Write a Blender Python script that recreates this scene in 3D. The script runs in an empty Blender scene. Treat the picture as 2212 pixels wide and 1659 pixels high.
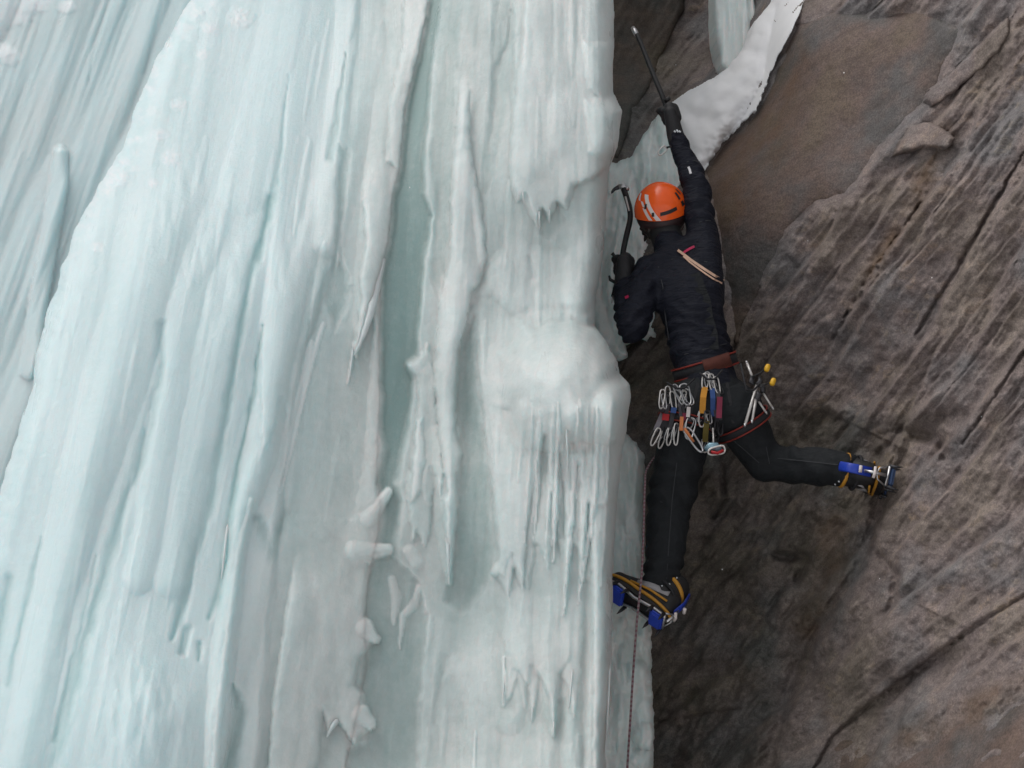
import bpy, bmesh, math, random
import numpy as np
from mathutils import Vector, Matrix

S = bpy.context.scene
COL = S.collection
TH = math.radians(24.0)
CT, ST = math.cos(TH), math.sin(TH)
FL = 3300.0            # focal length in reference pixels (frame 2212 x 1659)
CX, CY = 1106.0, 829.5

# ------------------------------------------------------------------ camera, sky, sun
cam_d = bpy.data.cameras.new('camera')
cam_d.sensor_width = 36.0
cam_d.lens = FL / 2212.0 * 36.0
cam_d.clip_end = 2000.0
cam = bpy.data.objects.new('camera', cam_d)
cam.rotation_euler = (math.radians(90) + TH, 0, 0)
COL.objects.link(cam)
S.camera = cam

SUN_EL, SUN_AZ = math.radians(58), math.radians(238)   # azimuth from +Y towards +X : behind and to the left of the camera
w = bpy.data.worlds.new('World'); S.world = w; w.use_nodes = True
nt = w.node_tree
bg = nt.nodes['Background']
sky = nt.nodes.new('ShaderNodeTexSky'); sky.sky_type = 'NISHITA'; sky.sun_disc = False
sky.sun_elevation = SUN_EL; sky.sun_rotation = SUN_AZ
sky.air_density = 1.0; sky.dust_density = 5.0; sky.ozone_density = 1.0
hs = nt.nodes.new('ShaderNodeHueSaturation'); hs.inputs['Saturation'].default_value = 0.25   # overcast: cloud takes most of the blue out
nt.links.new(sky.outputs[0], hs.inputs['Color'])
nt.links.new(hs.outputs[0], bg.inputs['Color'])
bg.inputs['Strength'].default_value = 0.13

sd_ = bpy.data.lights.new('sun', 'SUN'); sd_.energy = 0.7; sd_.angle = math.radians(60); sd_.color = (1.0, 0.97, 0.93)
sun = bpy.data.objects.new('sun', sd_)
sv = Vector((math.sin(SUN_AZ) * math.cos(SUN_EL), math.cos(SUN_AZ) * math.cos(SUN_EL), math.sin(SUN_EL)))
sun.rotation_euler = (-sv).to_track_quat('-Z', 'Y').to_euler()
COL.objects.link(sun)

S.view_settings.view_transform = 'Standard'; S.view_settings.look = 'None'
S.view_settings.gamma = 1.0; S.view_settings.exposure = -0.25; S.view_settings.use_curve_mapping = False
S.render.engine = 'CYCLES'
S.cycles.max_bounces = 5; S.cycles.diffuse_bounces = 3; S.cycles.glossy_bounces = 2; S.cycles.transmission_bounces = 2

# ------------------------------------------------------------------ helpers
def P(u, v, Y):
    """world point seen at reference pixel (u, v) on the vertical plane Y"""
    a = (u - CX) / FL; b = (CY - v) / FL
    d = Y / (CT - b * ST)
    return Vector((a * d, Y, d * (ST + b * CT)))

def Parr(u, v, Y):
    a = (u - CX) / FL; b = (CY - v) / FL
    d = Y / (CT - b * ST)
    return np.stack([a * d, Y, d * (ST + b * CT)], -1)

_pg = np.random.RandomState(7)
_PERM = np.tile(_pg.permutation(1024), 2).astype(np.int32)
_ga = _pg.rand(1024).astype(np.float32) * np.float32(2 * math.pi)
_GX = np.cos(_ga); _GY = np.sin(_ga)

def gn(x, y, seed=0):
    """gradient noise, about -0.7..0.7"""
    x = np.asarray(x, np.float32) + np.float32(seed * 37.17 % 997); y = np.asarray(y, np.float32) + np.float32(seed * 91.73 % 991)
    xi = np.floor(x); yi = np.floor(y)
    xf = x - xi; yf = y - yi
    xi = xi.astype(np.int32) & 1023; yi = yi.astype(np.int32) & 1023
    xj = (xi + 1) & 1023; yj = (yi + 1) & 1023
    A = _PERM[xi]; B = _PERM[xj]
    def g(p, iy, fx, fy):
        k = _PERM[p + iy]
        return _GX[k] * fx + _GY[k] * fy
    sx = xf * xf * xf * (xf * (xf * 6 - 15) + 10); sy = yf * yf * yf * (yf * (yf * 6 - 15) + 10)
    a = g(A, yi, xf, yf); b = g(B, yi, xf - 1, yf); c = g(A, yj, xf, yf - 1); d = g(B, yj, xf - 1, yf - 1)
    e = a + (b - a) * sx
    return e + (c + (d - c) * sx - e) * sy

def fbm(x, y, seed=0, o=4, g=0.5):
    t = 0; a = 1.0; f = 1.0
    for i in range(o):
        t = t + a * gn(x * f + 17.3 * i, y * f + 9.1 * i, seed + i); a *= g; f *= 2.0
    return t

def billow(x, y, seed=0, o=3, g=0.5):
    t = 0; a = 1.0; f = 1.0
    for i in range(o):
        t = t + a * np.abs(gn(x * f + 5.7 * i, y * f + 3.3 * i, seed + i)) * 2; a *= g; f *= 2.0
    return t

def sstep(x, a=0.0, b=1.0):
    t = np.clip((x - a) / (b - a), 0, 1)
    return t * t * (3 - 2 * t)

def stroke(U, V, pts):
    """min over segments of distance / interpolated width ; pts (u, v, w)"""
    T = np.full(U.shape, 9.0)
    for (x0, y0, w0), (x1, y1, w1) in zip(pts[:-1], pts[1:]):
        m = max(w0, w1) * 3
        r = (U > min(x0, x1) - m) & (U < max(x0, x1) + m) & (V > min(y0, y1) - m) & (V < max(y0, y1) + m)
        if not r.any(): continue
        u = U[r]; v = V[r]
        dx, dy = x1 - x0, y1 - y0
        t = np.clip(((u - x0) * dx + (v - y0) * dy) / (dx * dx + dy * dy + 1e-9), 0, 1)
        d = np.hypot(u - x0 - t * dx, v - y0 - t * dy) / (w0 + t * (w1 - w0) + 1e-6)
        T[r] = np.minimum(T[r], d)
    return T

def rnd(t):  return np.sqrt(np.clip(1 - t * t, 0, 1))
def soft(t): return np.exp(-1.6 * t * t)

def poly_sd(U, V, poly):
    """signed distance to polygon, positive inside"""
    d = np.full(U.shape, 1e9); ins = np.zeros(U.shape, bool)
    n = len(poly)
    for i in range(n):
        x0, y0 = poly[i]; x1, y1 = poly[(i + 1) % n]
        dx, dy = x1 - x0, y1 - y0
        t = np.clip(((U - x0) * dx + (V - y0) * dy) / (dx * dx + dy * dy + 1e-9), 0, 1)
        d = np.minimum(d, (U - x0 - t * dx) ** 2 + (V - y0 - t * dy) ** 2)
        if y0 != y1:
            c = ((y0 > V) != (y1 > V)) & (U < dx * (V - y0) / (y1 - y0) + x0)
            ins ^= c
    d = np.sqrt(d)
    return np.where(ins, d, -d)

def rbf(ctrl):
    c = np.array(ctrl, float); n = len(c)
    X = c[:, :2] / 500.0
    D = np.sqrt(((X[:, None] - X[None]) ** 2).sum(-1) + 0.02)
    A = np.zeros((n + 3, n + 3)); A[:n, :n] = D + np.eye(n) * -0.01
    A[:n, n] = 1; A[:n, n + 1:] = X; A[n, :n] = 1; A[n + 1:, :n] = X.T
    sol = np.linalg.solve(A, np.r_[c[:, 2], 0, 0, 0])
    def f(U, V):
        x = U / 500.0; y = V / 500.0
        r = sol[n] + sol[n + 1] * x + sol[n + 2] * y
        for i in range(n):
            r = r + sol[i] * np.sqrt((x - X[i, 0]) ** 2 + (y - X[i, 1]) ** 2 + 0.02)
        return r
    return f

def link(o, parent=None):
    COL.objects.link(o)
    if parent is not None: o.parent = parent
    return o

def tag(o, label=None, cat=None, group=None, kind=None):
    if label: o['label'] = label
    if cat: o['category'] = cat
    if group: o['group'] = group
    if kind: o['kind'] = kind
    return o

def np_mesh(name, co, quads, mat, parent=None, attrs=None, smooth=True):
    me = bpy.data.meshes.new(name)
    co = np.ascontiguousarray(co, np.float32); quads = np.ascontiguousarray(quads, np.int32)
    me.vertices.add(len(co)); me.vertices.foreach_set('co', co.ravel())
    k = quads.shape[1]
    me.loops.add(quads.size); me.loops.foreach_set('vertex_index', quads.ravel())
    me.polygons.add(len(quads))
    me.polygons.foreach_set('loop_start', np.arange(0, quads.size, k, dtype=np.int32))
    me.update(calc_edges=True)
    if smooth: me.polygons.foreach_set('use_smooth', np.ones(len(me.polygons), bool))
    for an, av in (attrs or {}).items():
        a = me.attributes.new(an, 'FLOAT', 'POINT'); a.data.foreach_set('value', np.ascontiguousarray(av, np.float32))
    me.materials.append(mat)
    return link(bpy.data.objects.new(name, me), parent)

def grid(u0, u1, v0, v1, st):
    return np.meshgrid(np.arange(u0, u1 + st, st), np.arange(v0, v1 + st, st))

def relief(name, U, V, Y, mat, sd=None, parent=None, attrs=None, back=0.0, step=3.0, skirt=None, down=None, cells=None):
    """a sheet of rock or ice: every grid vertex stands at its own world depth; borders are carried back into the wall"""
    U = U.copy(); V = V.copy()
    ny, nx = U.shape
    if sd is None:
        keep = np.ones(U.shape, bool)
    else:
        gy, gx = np.gradient(sd, step)
        g2 = gx * gx + gy * gy + 1e-6
        keep = sd > -step * 0.9
        mv = keep & (sd < 0)
        U[mv] -= (sd * gx / g2)[mv]; V[mv] -= (sd * gy / g2)[mv]
    co = Parr(U, V, Y).reshape(-1, 3)
    idx = np.arange(nx * ny).reshape(ny, nx)
    q = np.stack([idx[:-1, :-1], idx[1:, :-1], idx[1:, 1:], idx[:-1, 1:]], -1).reshape(-1, 4)
    k = keep.ravel()[q].all(1)
    q = q[k]
    cm = np.ones(len(q), bool) if cells is None else cells.ravel()[q].mean(1) >= 0.5
    if back > 0:
        e = np.concatenate([q[:, [0, 1]], q[:, [1, 2]], q[:, [2, 3]], q[:, [3, 0]]])
        key = np.sort(e, 1); key = key[:, 0].astype(np.int64) * (nx * ny) + key[:, 1]
        un, inv, cnt = np.unique(key, return_inverse=True, return_counts=True)
        e = e[(cnt[inv] == 1) & np.tile(cm, 4)]
        bv = np.unique(e); mp = np.full(nx * ny, -1, np.int64); mp[bv] = np.arange(len(bv)) + nx * ny
        bc = co[bv].copy(); bc[:, 1] += back; bc[:, 2] += back * 0.42
        if down is not None:                                       # carry the lowest border to the ground
            low = V.reshape(-1)[bv] > V.max() - step * 1.5
            bc[low, 1] -= back; bc[low, 2] = down
            hi = V.reshape(-1)[bv] < V.min() + step * 1.5
            bc[hi, 1] -= back * 0.8; bc[hi, 2] += 3.0
        co = np.concatenate([co, bc])
        q = np.concatenate([q[cm], np.stack([e[:, 1], e[:, 0], mp[e[:, 0]], mp[e[:, 1]]], -1)])
        if attrs: attrs = {a: np.r_[x.ravel(), x.ravel()[bv]] for a, x in attrs.items()}
    else:
        q = q[cm]
    if back <= 0 and attrs: attrs = {a: x.ravel() for a, x in attrs.items()}
    used = np.unique(q); mp = np.zeros(len(co), np.int64); mp[used] = np.arange(len(used))
    return np_mesh(name, co[used], mp[q], mat, parent, {a: x[used] for a, x in (attrs or {}).items()})

class Sampler:
    def __init__(s, U, V, F): s.u0 = U[0, 0]; s.v0 = V[0, 0]; s.st = U[0, 1] - U[0, 0]; s.F = F
    def __call__(s, u, v):
        j = int(np.clip(round((u - s.u0) / s.st), 0, s.F.shape[1] - 1)); i = int(np.clip(round((v - s.v0) / s.st), 0, s.F.shape[0] - 1))
        return float(s.F[i, j])

# ------------------------------------------------------------------ materials
def newmat(name):
    m = bpy.data.materials.new(name); m.use_nodes = True
    t = m.node_tree; b = t.nodes['Principled BSDF']
    return m, t, b

def N(t, typ, **kw):
    n = t.nodes.new(typ)
    for k, v in kw.items():
        if k in n.inputs.keys() if hasattr(n.inputs, 'keys') else False: n.inputs[k].default_value = v
        else: setattr(n, k, v)
    return n

def noise(t, vec, scale, detail=4, rough=0.55, dist=0.0):
    n = t.nodes.new('ShaderNodeTexNoise'); n.inputs['Scale'].default_value = scale; n.inputs['Detail'].default_value = detail
    n.inputs['Roughness'].default_value = rough; n.inputs['Distortion'].default_value = dist
    t.links.new(vec, n.inputs['Vector']); return n.outputs['Fac']

def mapping(t, scale=(1, 1, 1), rot=(0, 0, 0)):
    tc = t.nodes.new('ShaderNodeTexCoord'); mp = t.nodes.new('ShaderNodeMapping')
    mp.inputs['Scale'].default_value = scale; mp.inputs['Rotation'].default_value = rot
    t.links.new(tc.outputs['Object'], mp.inputs['Vector']); return mp.outputs['Vector']

def ramp(t, fac, stops):
    r = t.nodes.new('ShaderNodeValToRGB'); e = r.color_ramp.elements
    while len(e) < len(stops): e.new(0.5)
    for k, (p, c) in zip(e, stops):
        k.position = p; k.color = (c if len(c) == 4 else (*c, 1)) if not isinstance(c, (int, float)) else (c, c, c, 1)
    t.links.new(fac, r.inputs['Fac']); return r.outputs['Color']

def mix(t, fac, a, b, mode='MIX'):
    m = t.nodes.new('ShaderNodeMix'); m.data_type = 'RGBA'; m.blend_type = mode
    for i, x in ((0, fac), (6, a), (7, b)):
        if isinstance(x, (int, float)): m.inputs[i].default_value = x
        elif isinstance(x, tuple): m.inputs[i].default_value = (*x, 1)
        else: t.links.new(x, m.inputs[i])
    return m.outputs[2]

def math_(t, op, a, b=0.0, clamp=False):
    m = t.nodes.new('ShaderNodeMath'); m.operation = op; m.use_clamp = clamp
    for i, x in ((0, a), (1, b)):
        if isinstance(x, (int, float)): m.inputs[i].default_value = x
        else: t.links.new(x, m.inputs[i])
    return m.outputs[0]

def attr(t, name):
    a = t.nodes.new('ShaderNodeAttribute'); a.attribute_name = name; return a.outputs['Fac']

def bump(t, b, h, strength, dist):
    n = t.nodes.new('ShaderNodeBump'); n.inputs['Strength'].default_value = strength; n.inputs['Distance'].default_value = dist
    t.links.new(h, n.inputs['Height']); t.links.new(n.outputs['Normal'], b.inputs['Normal'])

def ice_material(name, white, teal, warm=(0.81, 0.84, 0.83), sss=0.85, sscale=0.08, tintc=(0.7, 0.77, 0.79), tteal=None):
    m, t, b = newmat(name)
    v = mapping(t)
    tc = t.nodes.new('ShaderNodeTexCoord'); sx = t.nodes.new('ShaderNodeSeparateXYZ'); cb = t.nodes.new('ShaderNodeCombineXYZ')
    t.links.new(tc.outputs['Object'], sx.inputs[0])
    t.links.new(attr(t, 'strand'), cb.inputs[0]); t.links.new(math_(t, 'MULTIPLY', sx.outputs['Z'], math_(t, 'SUBTRACT', 0.26, math_(t, 'MULTIPLY', attr(t, 'tint'), 0.17))), cb.inputs[2])
    vs = cb.outputs[0]                                                   # follows the run of the water
    streak = noise(t, vs, 7, 5, 0.62, 0.15)
    cloud = noise(t, v, 1.6, 3, 0.55)
    fine = noise(t, v, 28, 5, 0.7)
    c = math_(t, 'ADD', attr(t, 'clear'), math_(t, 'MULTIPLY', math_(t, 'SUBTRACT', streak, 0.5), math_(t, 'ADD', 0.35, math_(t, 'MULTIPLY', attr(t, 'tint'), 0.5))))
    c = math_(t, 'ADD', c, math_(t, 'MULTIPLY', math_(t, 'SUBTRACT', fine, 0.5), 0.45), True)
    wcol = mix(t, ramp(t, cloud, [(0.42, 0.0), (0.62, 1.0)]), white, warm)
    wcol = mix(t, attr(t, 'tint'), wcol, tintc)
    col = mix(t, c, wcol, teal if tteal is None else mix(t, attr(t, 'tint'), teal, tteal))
    col = mix(t, attr(t, 'snow'), col, (0.86, 0.86, 0.88))
    t.links.new(col, b.inputs['Base Color'])
    t.links.new(ramp(t, streak, [(0.35, 0.20), (0.65, 0.50)]), b.inputs['Roughness'])
    b.inputs['IOR'].default_value = 1.31
    b.inputs['Subsurface Weight'].default_value = sss
    b.inputs['Subsurface Radius'].default_value = (0.5, 0.92, 1.0)
    b.inputs['Subsurface Scale'].default_value = sscale
    bump(t, b, math_(t, 'ADD', math_(t, 'MULTIPLY', noise(t, vs, 26, 3, 0.6), 0.8), math_(t, 'MULTIPLY', fine, 1.5)), 0.28, 0.012)
    return m

M_ICE = ice_material('ice', (0.66, 0.712, 0.708), (0.29, 0.405, 0.395), (0.675, 0.708, 0.698), tintc=(0.665, 0.80, 0.82), tteal=(0.42, 0.63, 0.64))  # dark teal: clear ice plus the shade the shallow slot doesn't get
M_ICE_R = ice_material('ice_grey', (0.80, 0.85, 0.845), (0.60, 0.70, 0.68), (0.82, 0.84, 0.83))
M_ICE_S = ice_material('ice_small', (0.60, 0.65, 0.655), (0.42, 0.57, 0.57), (0.61, 0.64, 0.64), sss=0.5, sscale=0.02)
M_ICE_F = ice_material('ice_far', (0.60, 0.71, 0.73), (0.46, 0.60, 0.62), (0.61, 0.69, 0.70))

def snow_material(name, c0=(0.92, 0.92, 0.925), c1=(0.85, 0.855, 0.87)):
    m, t, b = newmat(name); v = mapping(t)
    n = noise(t, v, 5, 6)
    t.links.new(ramp(t, n, [(0.35, c1), (0.65, c0)]), b.inputs['Base Color'])
    b.inputs['Roughness'].default_value = 0.85
    bump(t, b, math_(t, 'ADD', noise(t, v, 20, 5, 0.6), noise(t, v, 90, 3, 0.6)), 0.12, 0.01)
    return m
M_SNOW = snow_material('snow')

def rock_material(name, cols, ang, olive=(0.068, 0.067, 0.051), rust=(0.135, 0.09, 0.055), strength=0.5, pale=(0.40, 0.32, 0.23), huemix=0.6):
    m, t, b = newmat(name)
    v = mapping(t)
    vb = mapping(t, (0.22, 0.7, 1.0), (0, math.radians(ang), 0))      # stretched along the bedding
    bed = noise(t, vb, 9, 6, 0.7, 0.3)
    fine = noise(t, v, 38, 5, 0.75)
    big = noise(t, v, 1.1, 5, 0.6)
    col = ramp(t, bed, [(0.34, cols[0]), (0.47, cols[1]), (0.56, cols[2]), (0.68, cols[3])])
    col = mix(t, ramp(t, fine, [(0.3, 0.75), (0.7, 0.0)]), col, mix(t, 0.5, col, (0.03, 0.028, 0.025)))
    col = mix(t, math_(t, 'MULTIPLY', ramp(t, noise(t, vb, 16, 6, 0.7), [(0.56, 0.0), (0.72, 1.0)]), ramp(t, big, [(0.45, 0.0), (0.62, 0.75)])), col, pale)
    col = mix(t, math_(t, 'MULTIPLY', attr(t, 'rust'), ramp(t, noise(t, v, 4, 6, 0.6), [(0.35, 0.0), (0.6, 0.9)])), col, rust)
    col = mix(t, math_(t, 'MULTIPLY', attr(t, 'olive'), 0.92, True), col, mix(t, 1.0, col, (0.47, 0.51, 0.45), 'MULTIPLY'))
    speck = noise(t, v, 120, 2, 0.6)
    col = mix(t, 1.0, col, ramp(t, speck, [(0.36, 0.80), (0.5, 1.0), (0.66, 1.28)]), 'MULTIPLY')
    hue = noise(t, v, 2.3, 4, 0.55)
    col = mix(t, huemix, col, mix(t, 1.0, col, ramp(t, hue, [(0.36, (0.80, 0.90, 1.0)), (0.5, (1.07, 0.94, 0.93)), (0.62, (1.07, 0.97, 0.84))]), 'MULTIPLY'))
    t.links.new(col, b.inputs['Base Color'])
    b.inputs['Roughness'].default_value = 0.72
    b.inputs['Specular IOR Level'].default_value = 0.35
    hh = math_(t, 'ADD', math_(t, 'MULTIPLY', bed, 1.0), math_(t, 'MULTIPLY', fine, 0.8))
    hh = math_(t, 'ADD', hh, math_(t, 'MULTIPLY', noise(t, vb, 34, 4, 0.75), 1.0))
    bump(t, b, hh, strength, 0.02)
    return m

ROCK_C = [(0.155, 0.134, 0.126), (0.235, 0.205, 0.194), (0.27, 0.236, 0.222), (0.36, 0.305, 0.265)]
SLAB_C = [(0.115, 0.096, 0.083), (0.148, 0.122, 0.107), (0.165, 0.137, 0.122), (0.20, 0.162, 0.138)]
M_ROCK = rock_material('rock_bedded', ROCK_C, 52)
M_ROCK_LOW = rock_material('rock_grey', [(0.10, 0.086, 0.08), (0.17, 0.15, 0.147), (0.21, 0.19, 0.186), (0.28, 0.24, 0.21)], 40)
M_SLAB = rock_material('rock_smooth', SLAB_C, 60, strength=0.25, pale=(0.20, 0.16, 0.12), huemix=1.0)

# ------------------------------------------------------------------ ground (below the frame)
gs = 60
gx, gy = np.meshgrid(np.linspace(-400, 400, gs * 2), np.linspace(-600, 40, gs * 2))
gz = -1.75 + 0.25 * fbm(gx / 30, gy / 30, 3) + np.clip((gy - 2) * 0.12, 0, 3)
gi = np.arange(gx.size).reshape(gx.shape)
tag(np_mesh('snow_ground', np.stack([gx, gy, gz], -1).reshape(-1, 3),
            np.stack([gi[:-1, :-1], gi[:-1, 1:], gi[1:, 1:], gi[1:, :-1]], -1).reshape(-1, 4), M_SNOW), kind='structure')

# ------------------------------------------------------------------ the rock face
RY = rbf([(1330, 0, 8.1), (1330, 350, 7.7), (1500, 100, 8.1), (1550, 0, 8.1), (1480, 300, 7.7), (1400, 850, 7.55), (1340, 850, 7.6), (1440, 1000, 7.45),
          (1430, 1300, 7.5), (1420, 1659, 7.35), (1550, 1100, 7.3), (1600, 1400, 7.15), (1560, 1659, 7.05), (1700, 1300, 6.95), (1720, 1450, 6.95),
          (1660, 1659, 6.8), (1900, 1400, 6.35), (2212, 1400, 5.5), (1900, 1659, 6.25), (2212, 1659, 5.3), (1900, 1010, 6.55), (2000, 1000, 6.25),
          (2212, 1000, 5.6), (1650, 800, 7.05), (1800, 800, 6.8), (2000, 700, 6.25), (2212, 600, 5.6), (1560, 400, 7.1), (1700, 300, 6.8),
          (1850, 250, 6.5), (1700, 60, 6.9), (1900, 40, 6.4), (1650, 600, 6.95), (2100, 200, 5.95), (2212, 0, 5.6), (2212, 300, 5.6),
          (2600, 800, 4.7), (2600, 0, 4.8), (2600, 1700, 4.4), (1100, 0, 8.3), (1100, 800, 8.1), (1100, 1700, 7.6), (2000, -250, 6.4), (1500, -250, 8.0)])
ST_R = 3.4
U, V = grid(1080, 2620, -260, 1900, ST_R)
def bedcoord(U, V, ang):
    a = math.radians(ang); ex, ey = math.cos(a), -math.sin(a)
    return U * ex + V * ey, U * -ey + V * ex        # along, across
WU = U + 8 * fbm(U / 160, V / 160, 71, 3); WV = V + 8 * fbm(U / 160, V / 160, 72, 3)
p5, q5 = bedcoord(WU, WV, 53); p4, q4 = bedcoord(WU, WV, 39); p6, q6 = bedcoord(WU, WV, 62)
lowr = sstep(V + 0.35 * (U - 1700), 1050, 1450)                      # flatter bedding lower right
slab_poly = [(1722, 50), (1660, 190), (1635, 235), (1560, 310), (1520, 372), (1535, 430), (1552, 560), (1570, 650), (1590, 745), (1625, 660), (1700, 500), (1760, 440),
             (1830, 425), (1900, 330), (1965, 260), (2010, 215), (2040, 150), (2080, 60), (1990, 20), (1880, 35), (1800, 20)]
slab_sd = poly_sd(U, V, slab_poly)
corner = [(2040, 900, 30), (1960, 960, 22), (1900, 1080, 16), (1878, 1170, 16), (1850, 1235, 18), (1735, 1400, 24), (1715, 1460, 18), (1665, 1620, 22), (1640, 1800, 25)]
left_of = poly_sd(U, V, [(x, y) for x, y, _ in corner] + [(1640, 2400), (800, 2400), (800, 1000), (1400, 1000), (1700, 870), (1900, 880)])
hole = poly_sd(U, V, [(1300, 700), (1450, 700), (1470, 800), (1440, 930), (1410, 1000), (1300, 960)])
def saw(x): return x - np.floor(x)
def terr(q, p, sc, seed):
    x = q / sc + 1.0 * fbm(q / (sc * 3), p / (sc * 14), seed, 4) + 0.16 * fbm(q / (sc), p / (sc * 4), seed + 9, 3)
    f = saw(x)
    k = np.floor(x)
    return (1 - f) * sstep(f, 0, 0.12) * (0.5 + 0.5 * np.abs(np.sin(k * 12.99 + seed)))
bed = (terr(q5, p5, 95, 1) * 0.09 + terr(q5, p5, 36, 2) * 0.035 + terr(q5, p5, 15, 4) * 0.016 + terr(q5, p5, 7, 14) * 0.005) * (1 - lowr) \
    + (terr(q4, p4, 150, 5) * 0.10 + terr(q4, p4, 48, 6) * 0.03 + terr(q4, p4, 17, 7) * 0.008) * lowr
sm = sstep(slab_sd, -25, 20)
rough = 0.05 * fbm(U / 120, V / 120, 21, 5) + 0.012 * fbm(U / 22, V / 22, 22, 4)
crag = 0.06 * (billow(q5 / 70, p5 / 260, 31, 4) - 0.5) + 0.012 * (billow(q5 / 25, p5 / 70, 35, 3) - .5)
h = bed * (1 - sm) * (1 - 0.45 * sstep(left_of, -10, 60)) + rough * (1 - 0.6 * sm) + crag * (0.35 + 0.65 * sstep(left_of, -10, 40)) * (1 - sm)
# overlaps: a bed edge stands proud on one side of a line
def lip(h, pts, height, reach):
    T = stroke(U, V, [(x, y, 1.0) for x, y in pts]); poly = pts + [(pts[-1][0] + 600, pts[-1][1] + 300), (pts[0][0] + 600, pts[0][1] + 300)]
    s = poly_sd(U, V, poly)
    big = np.full(U.shape, 0.0)
    d = np.abs(s)
    for (x0, y0), (x1, y1) in zip(pts[:-1], pts[1:]):
        pass
    # distance to the open polyline only
    D = np.full(U.shape, 1e9)
    for (x0, y0), (x1, y1) in zip(pts[:-1], pts[1:]):
        dx, dy = x1 - x0, y1 - y0
        t = np.clip(((U - x0) * dx + (V - y0) * dy) / (dx * dx + dy * dy), 0, 1)
        D = np.minimum(D, np.hypot(U - x0 - t * dx, V - y0 - t * dy))
    wob = D + 6 * fbm(U / 20, V / 20, 41, 2)
    ends = np.minimum(np.hypot(U - pts[0][0], V - pts[0][1]), np.hypot(U - pts[-1][0], V - pts[-1][1]))
    height = height * sstep(ends, 60, 320) * sstep(1 - D / 300.0, 0, .4)
    return h + np.where(s > 0, height * np.exp(-D / reach) * sstep(wob, -2, 6), 0)
h = lip(h, [(2260, 30), (2120, 220), (2085, 330), (1990, 440), (1880, 590), (1800, 720), (1730, 860)], 0.16, 160)
h = lip(h, [(2230, 1270), (2110, 1350), (1970, 1450), (1880, 1520), (1800, 1585), (1740, 1680)], -0.10, 90)
h = lip(h, [(2150, 560), (2020, 760), (1960, 900), (1900, 1080), (1850, 1240)], 0.12, 150)
h = lip(h, [(1850, 420), (1760, 560), (1650, 720), (1590, 800)], 0.07, 60)
for pts, dep in [([(1720, 55, 3), (1900, 62, 4), (1960, 40, 3)], .05), (corner, .08), ([(2250, 1265, 5), (2110, 1350, 7), (1970, 1450, 4), (1880, 1520, 5), (1800, 1590, 4), (1750, 1680, 4)], .05),
                 ([(1640, 620, 3), (1600, 690, 5), (1585, 760, 4)], .05), ([(1900, 1200, 10), (1935, 1240, 12), (1925, 1310, 10), (1880, 1370, 6)], .05),
                 ([(1480, 1250, 3), (1560, 1180, 5), (1640, 1080, 3)], .02), ([(1420, 1560, 4), (1520, 1540, 5), (1600, 1530, 4)], .025), ([(1560, 1000, 6), (1565, 1080, 8), (1540, 1120, 5)], .06),
                 ([(1990, 440, 4), (1880, 600, 5), (1800, 730, 4)], .06), ([(2212, 330, 3), (2080, 560, 5), (1980, 720, 4)], .05), ([(2212, 760, 4), (2080, 960, 4)], .05),
                 ([(1680, 1200, 14), (1735, 1210, 18), (1720, 1260, 12)], .08), ([(1770, 900, 25), (1740, 950, 20)], .06), ([(1950, 930, 14), (2030, 950, 16), (2040, 990, 10)], .07)]:
    h = h - dep * soft(stroke(U + 5 * gn(U / 14, V / 14, 5), V, pts))
Yr = RY(U, V) - h + 0.12 * sstep(hole, -20, 40)
olive = np.clip(0.9 * sstep(left_of, -25, 60) + sstep(1480 - U, -60, 60) * sstep(800 - V, -100, 100) * 0.8 + 0.5 * sstep(1700 - U + 0.35 * (V - 800), -150, 100) * sstep(V, 620, 760) + sstep(hole, -20, 20), 0, 1)  # olive stone tint, also painting in the shade of back wall, recess and hole
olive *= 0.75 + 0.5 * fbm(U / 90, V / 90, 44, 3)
rust = np.clip(sstep(0.9 - stroke(U, V, [(2030, 300, 70), (1980, 430, 40), (1880, 600, 40)])) + sstep(1.2 - stroke(U, V, [(1800, 1150, 55), (1790, 1250, 55), (1740, 1350, 40)])) * .8
               + 0.7 * sstep(1.3 - stroke(U, V, [(2212, 1480, 30), (2050, 1560, 50), (1960, 1590, 30)])) + .6 * sstep(1.2 - stroke(U, V, [(1640, 300, 70), (1570, 420, 60)])), 0, 1)
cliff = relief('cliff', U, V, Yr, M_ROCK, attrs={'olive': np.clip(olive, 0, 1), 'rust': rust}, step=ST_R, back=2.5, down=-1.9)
tag(cliff, kind='structure')
YR = Sampler(U, V, Yr)
# lower right of the cliff is greyer stone: second material by face position
cliff.data.materials.append(M_ROCK_LOW)

def rock_piece(name, poly, raise_, tilt, mat, ang, label, seed, edge=10, rustv=0.0, oli=0.0, st=3.4):
    xs = [p[0] for p in poly]; ys = [p[1] for p in poly]
    u, v = grid(min(xs) - 10, max(xs) + 10, min(ys) - 10, max(ys) + 10, st)
    sd = poly_sd(u, v, poly) + 4 * fbm(u / 25, v / 25, seed, 3)
    cx, cy = sum(xs) / len(xs), sum(ys) / len(ys)
    p, q = bedcoord(u, v, ang)
    y = RY(u, v) - raise_ - tilt[0] * (u - cx) - tilt[1] * (v - cy) - 0.012 * fbm(u / 60, v / 60, seed + 1, 4) - 0.010 * billow(q / 22, p / 120, seed + 2, 3) \
        - 0.05 * (np.sqrt(np.clip(1 - np.clip(1 - sd / edge, 0, 1) ** 2, 0, 1)) - 1)
    o = relief(name, u, v, y, mat, sd, cliff, {'rust': np.full(u.shape, rustv), 'olive': np.full(u.shape, oli)}, back=0.7, step=st)
    o['label'] = label
    return o
u, v = U, V
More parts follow.
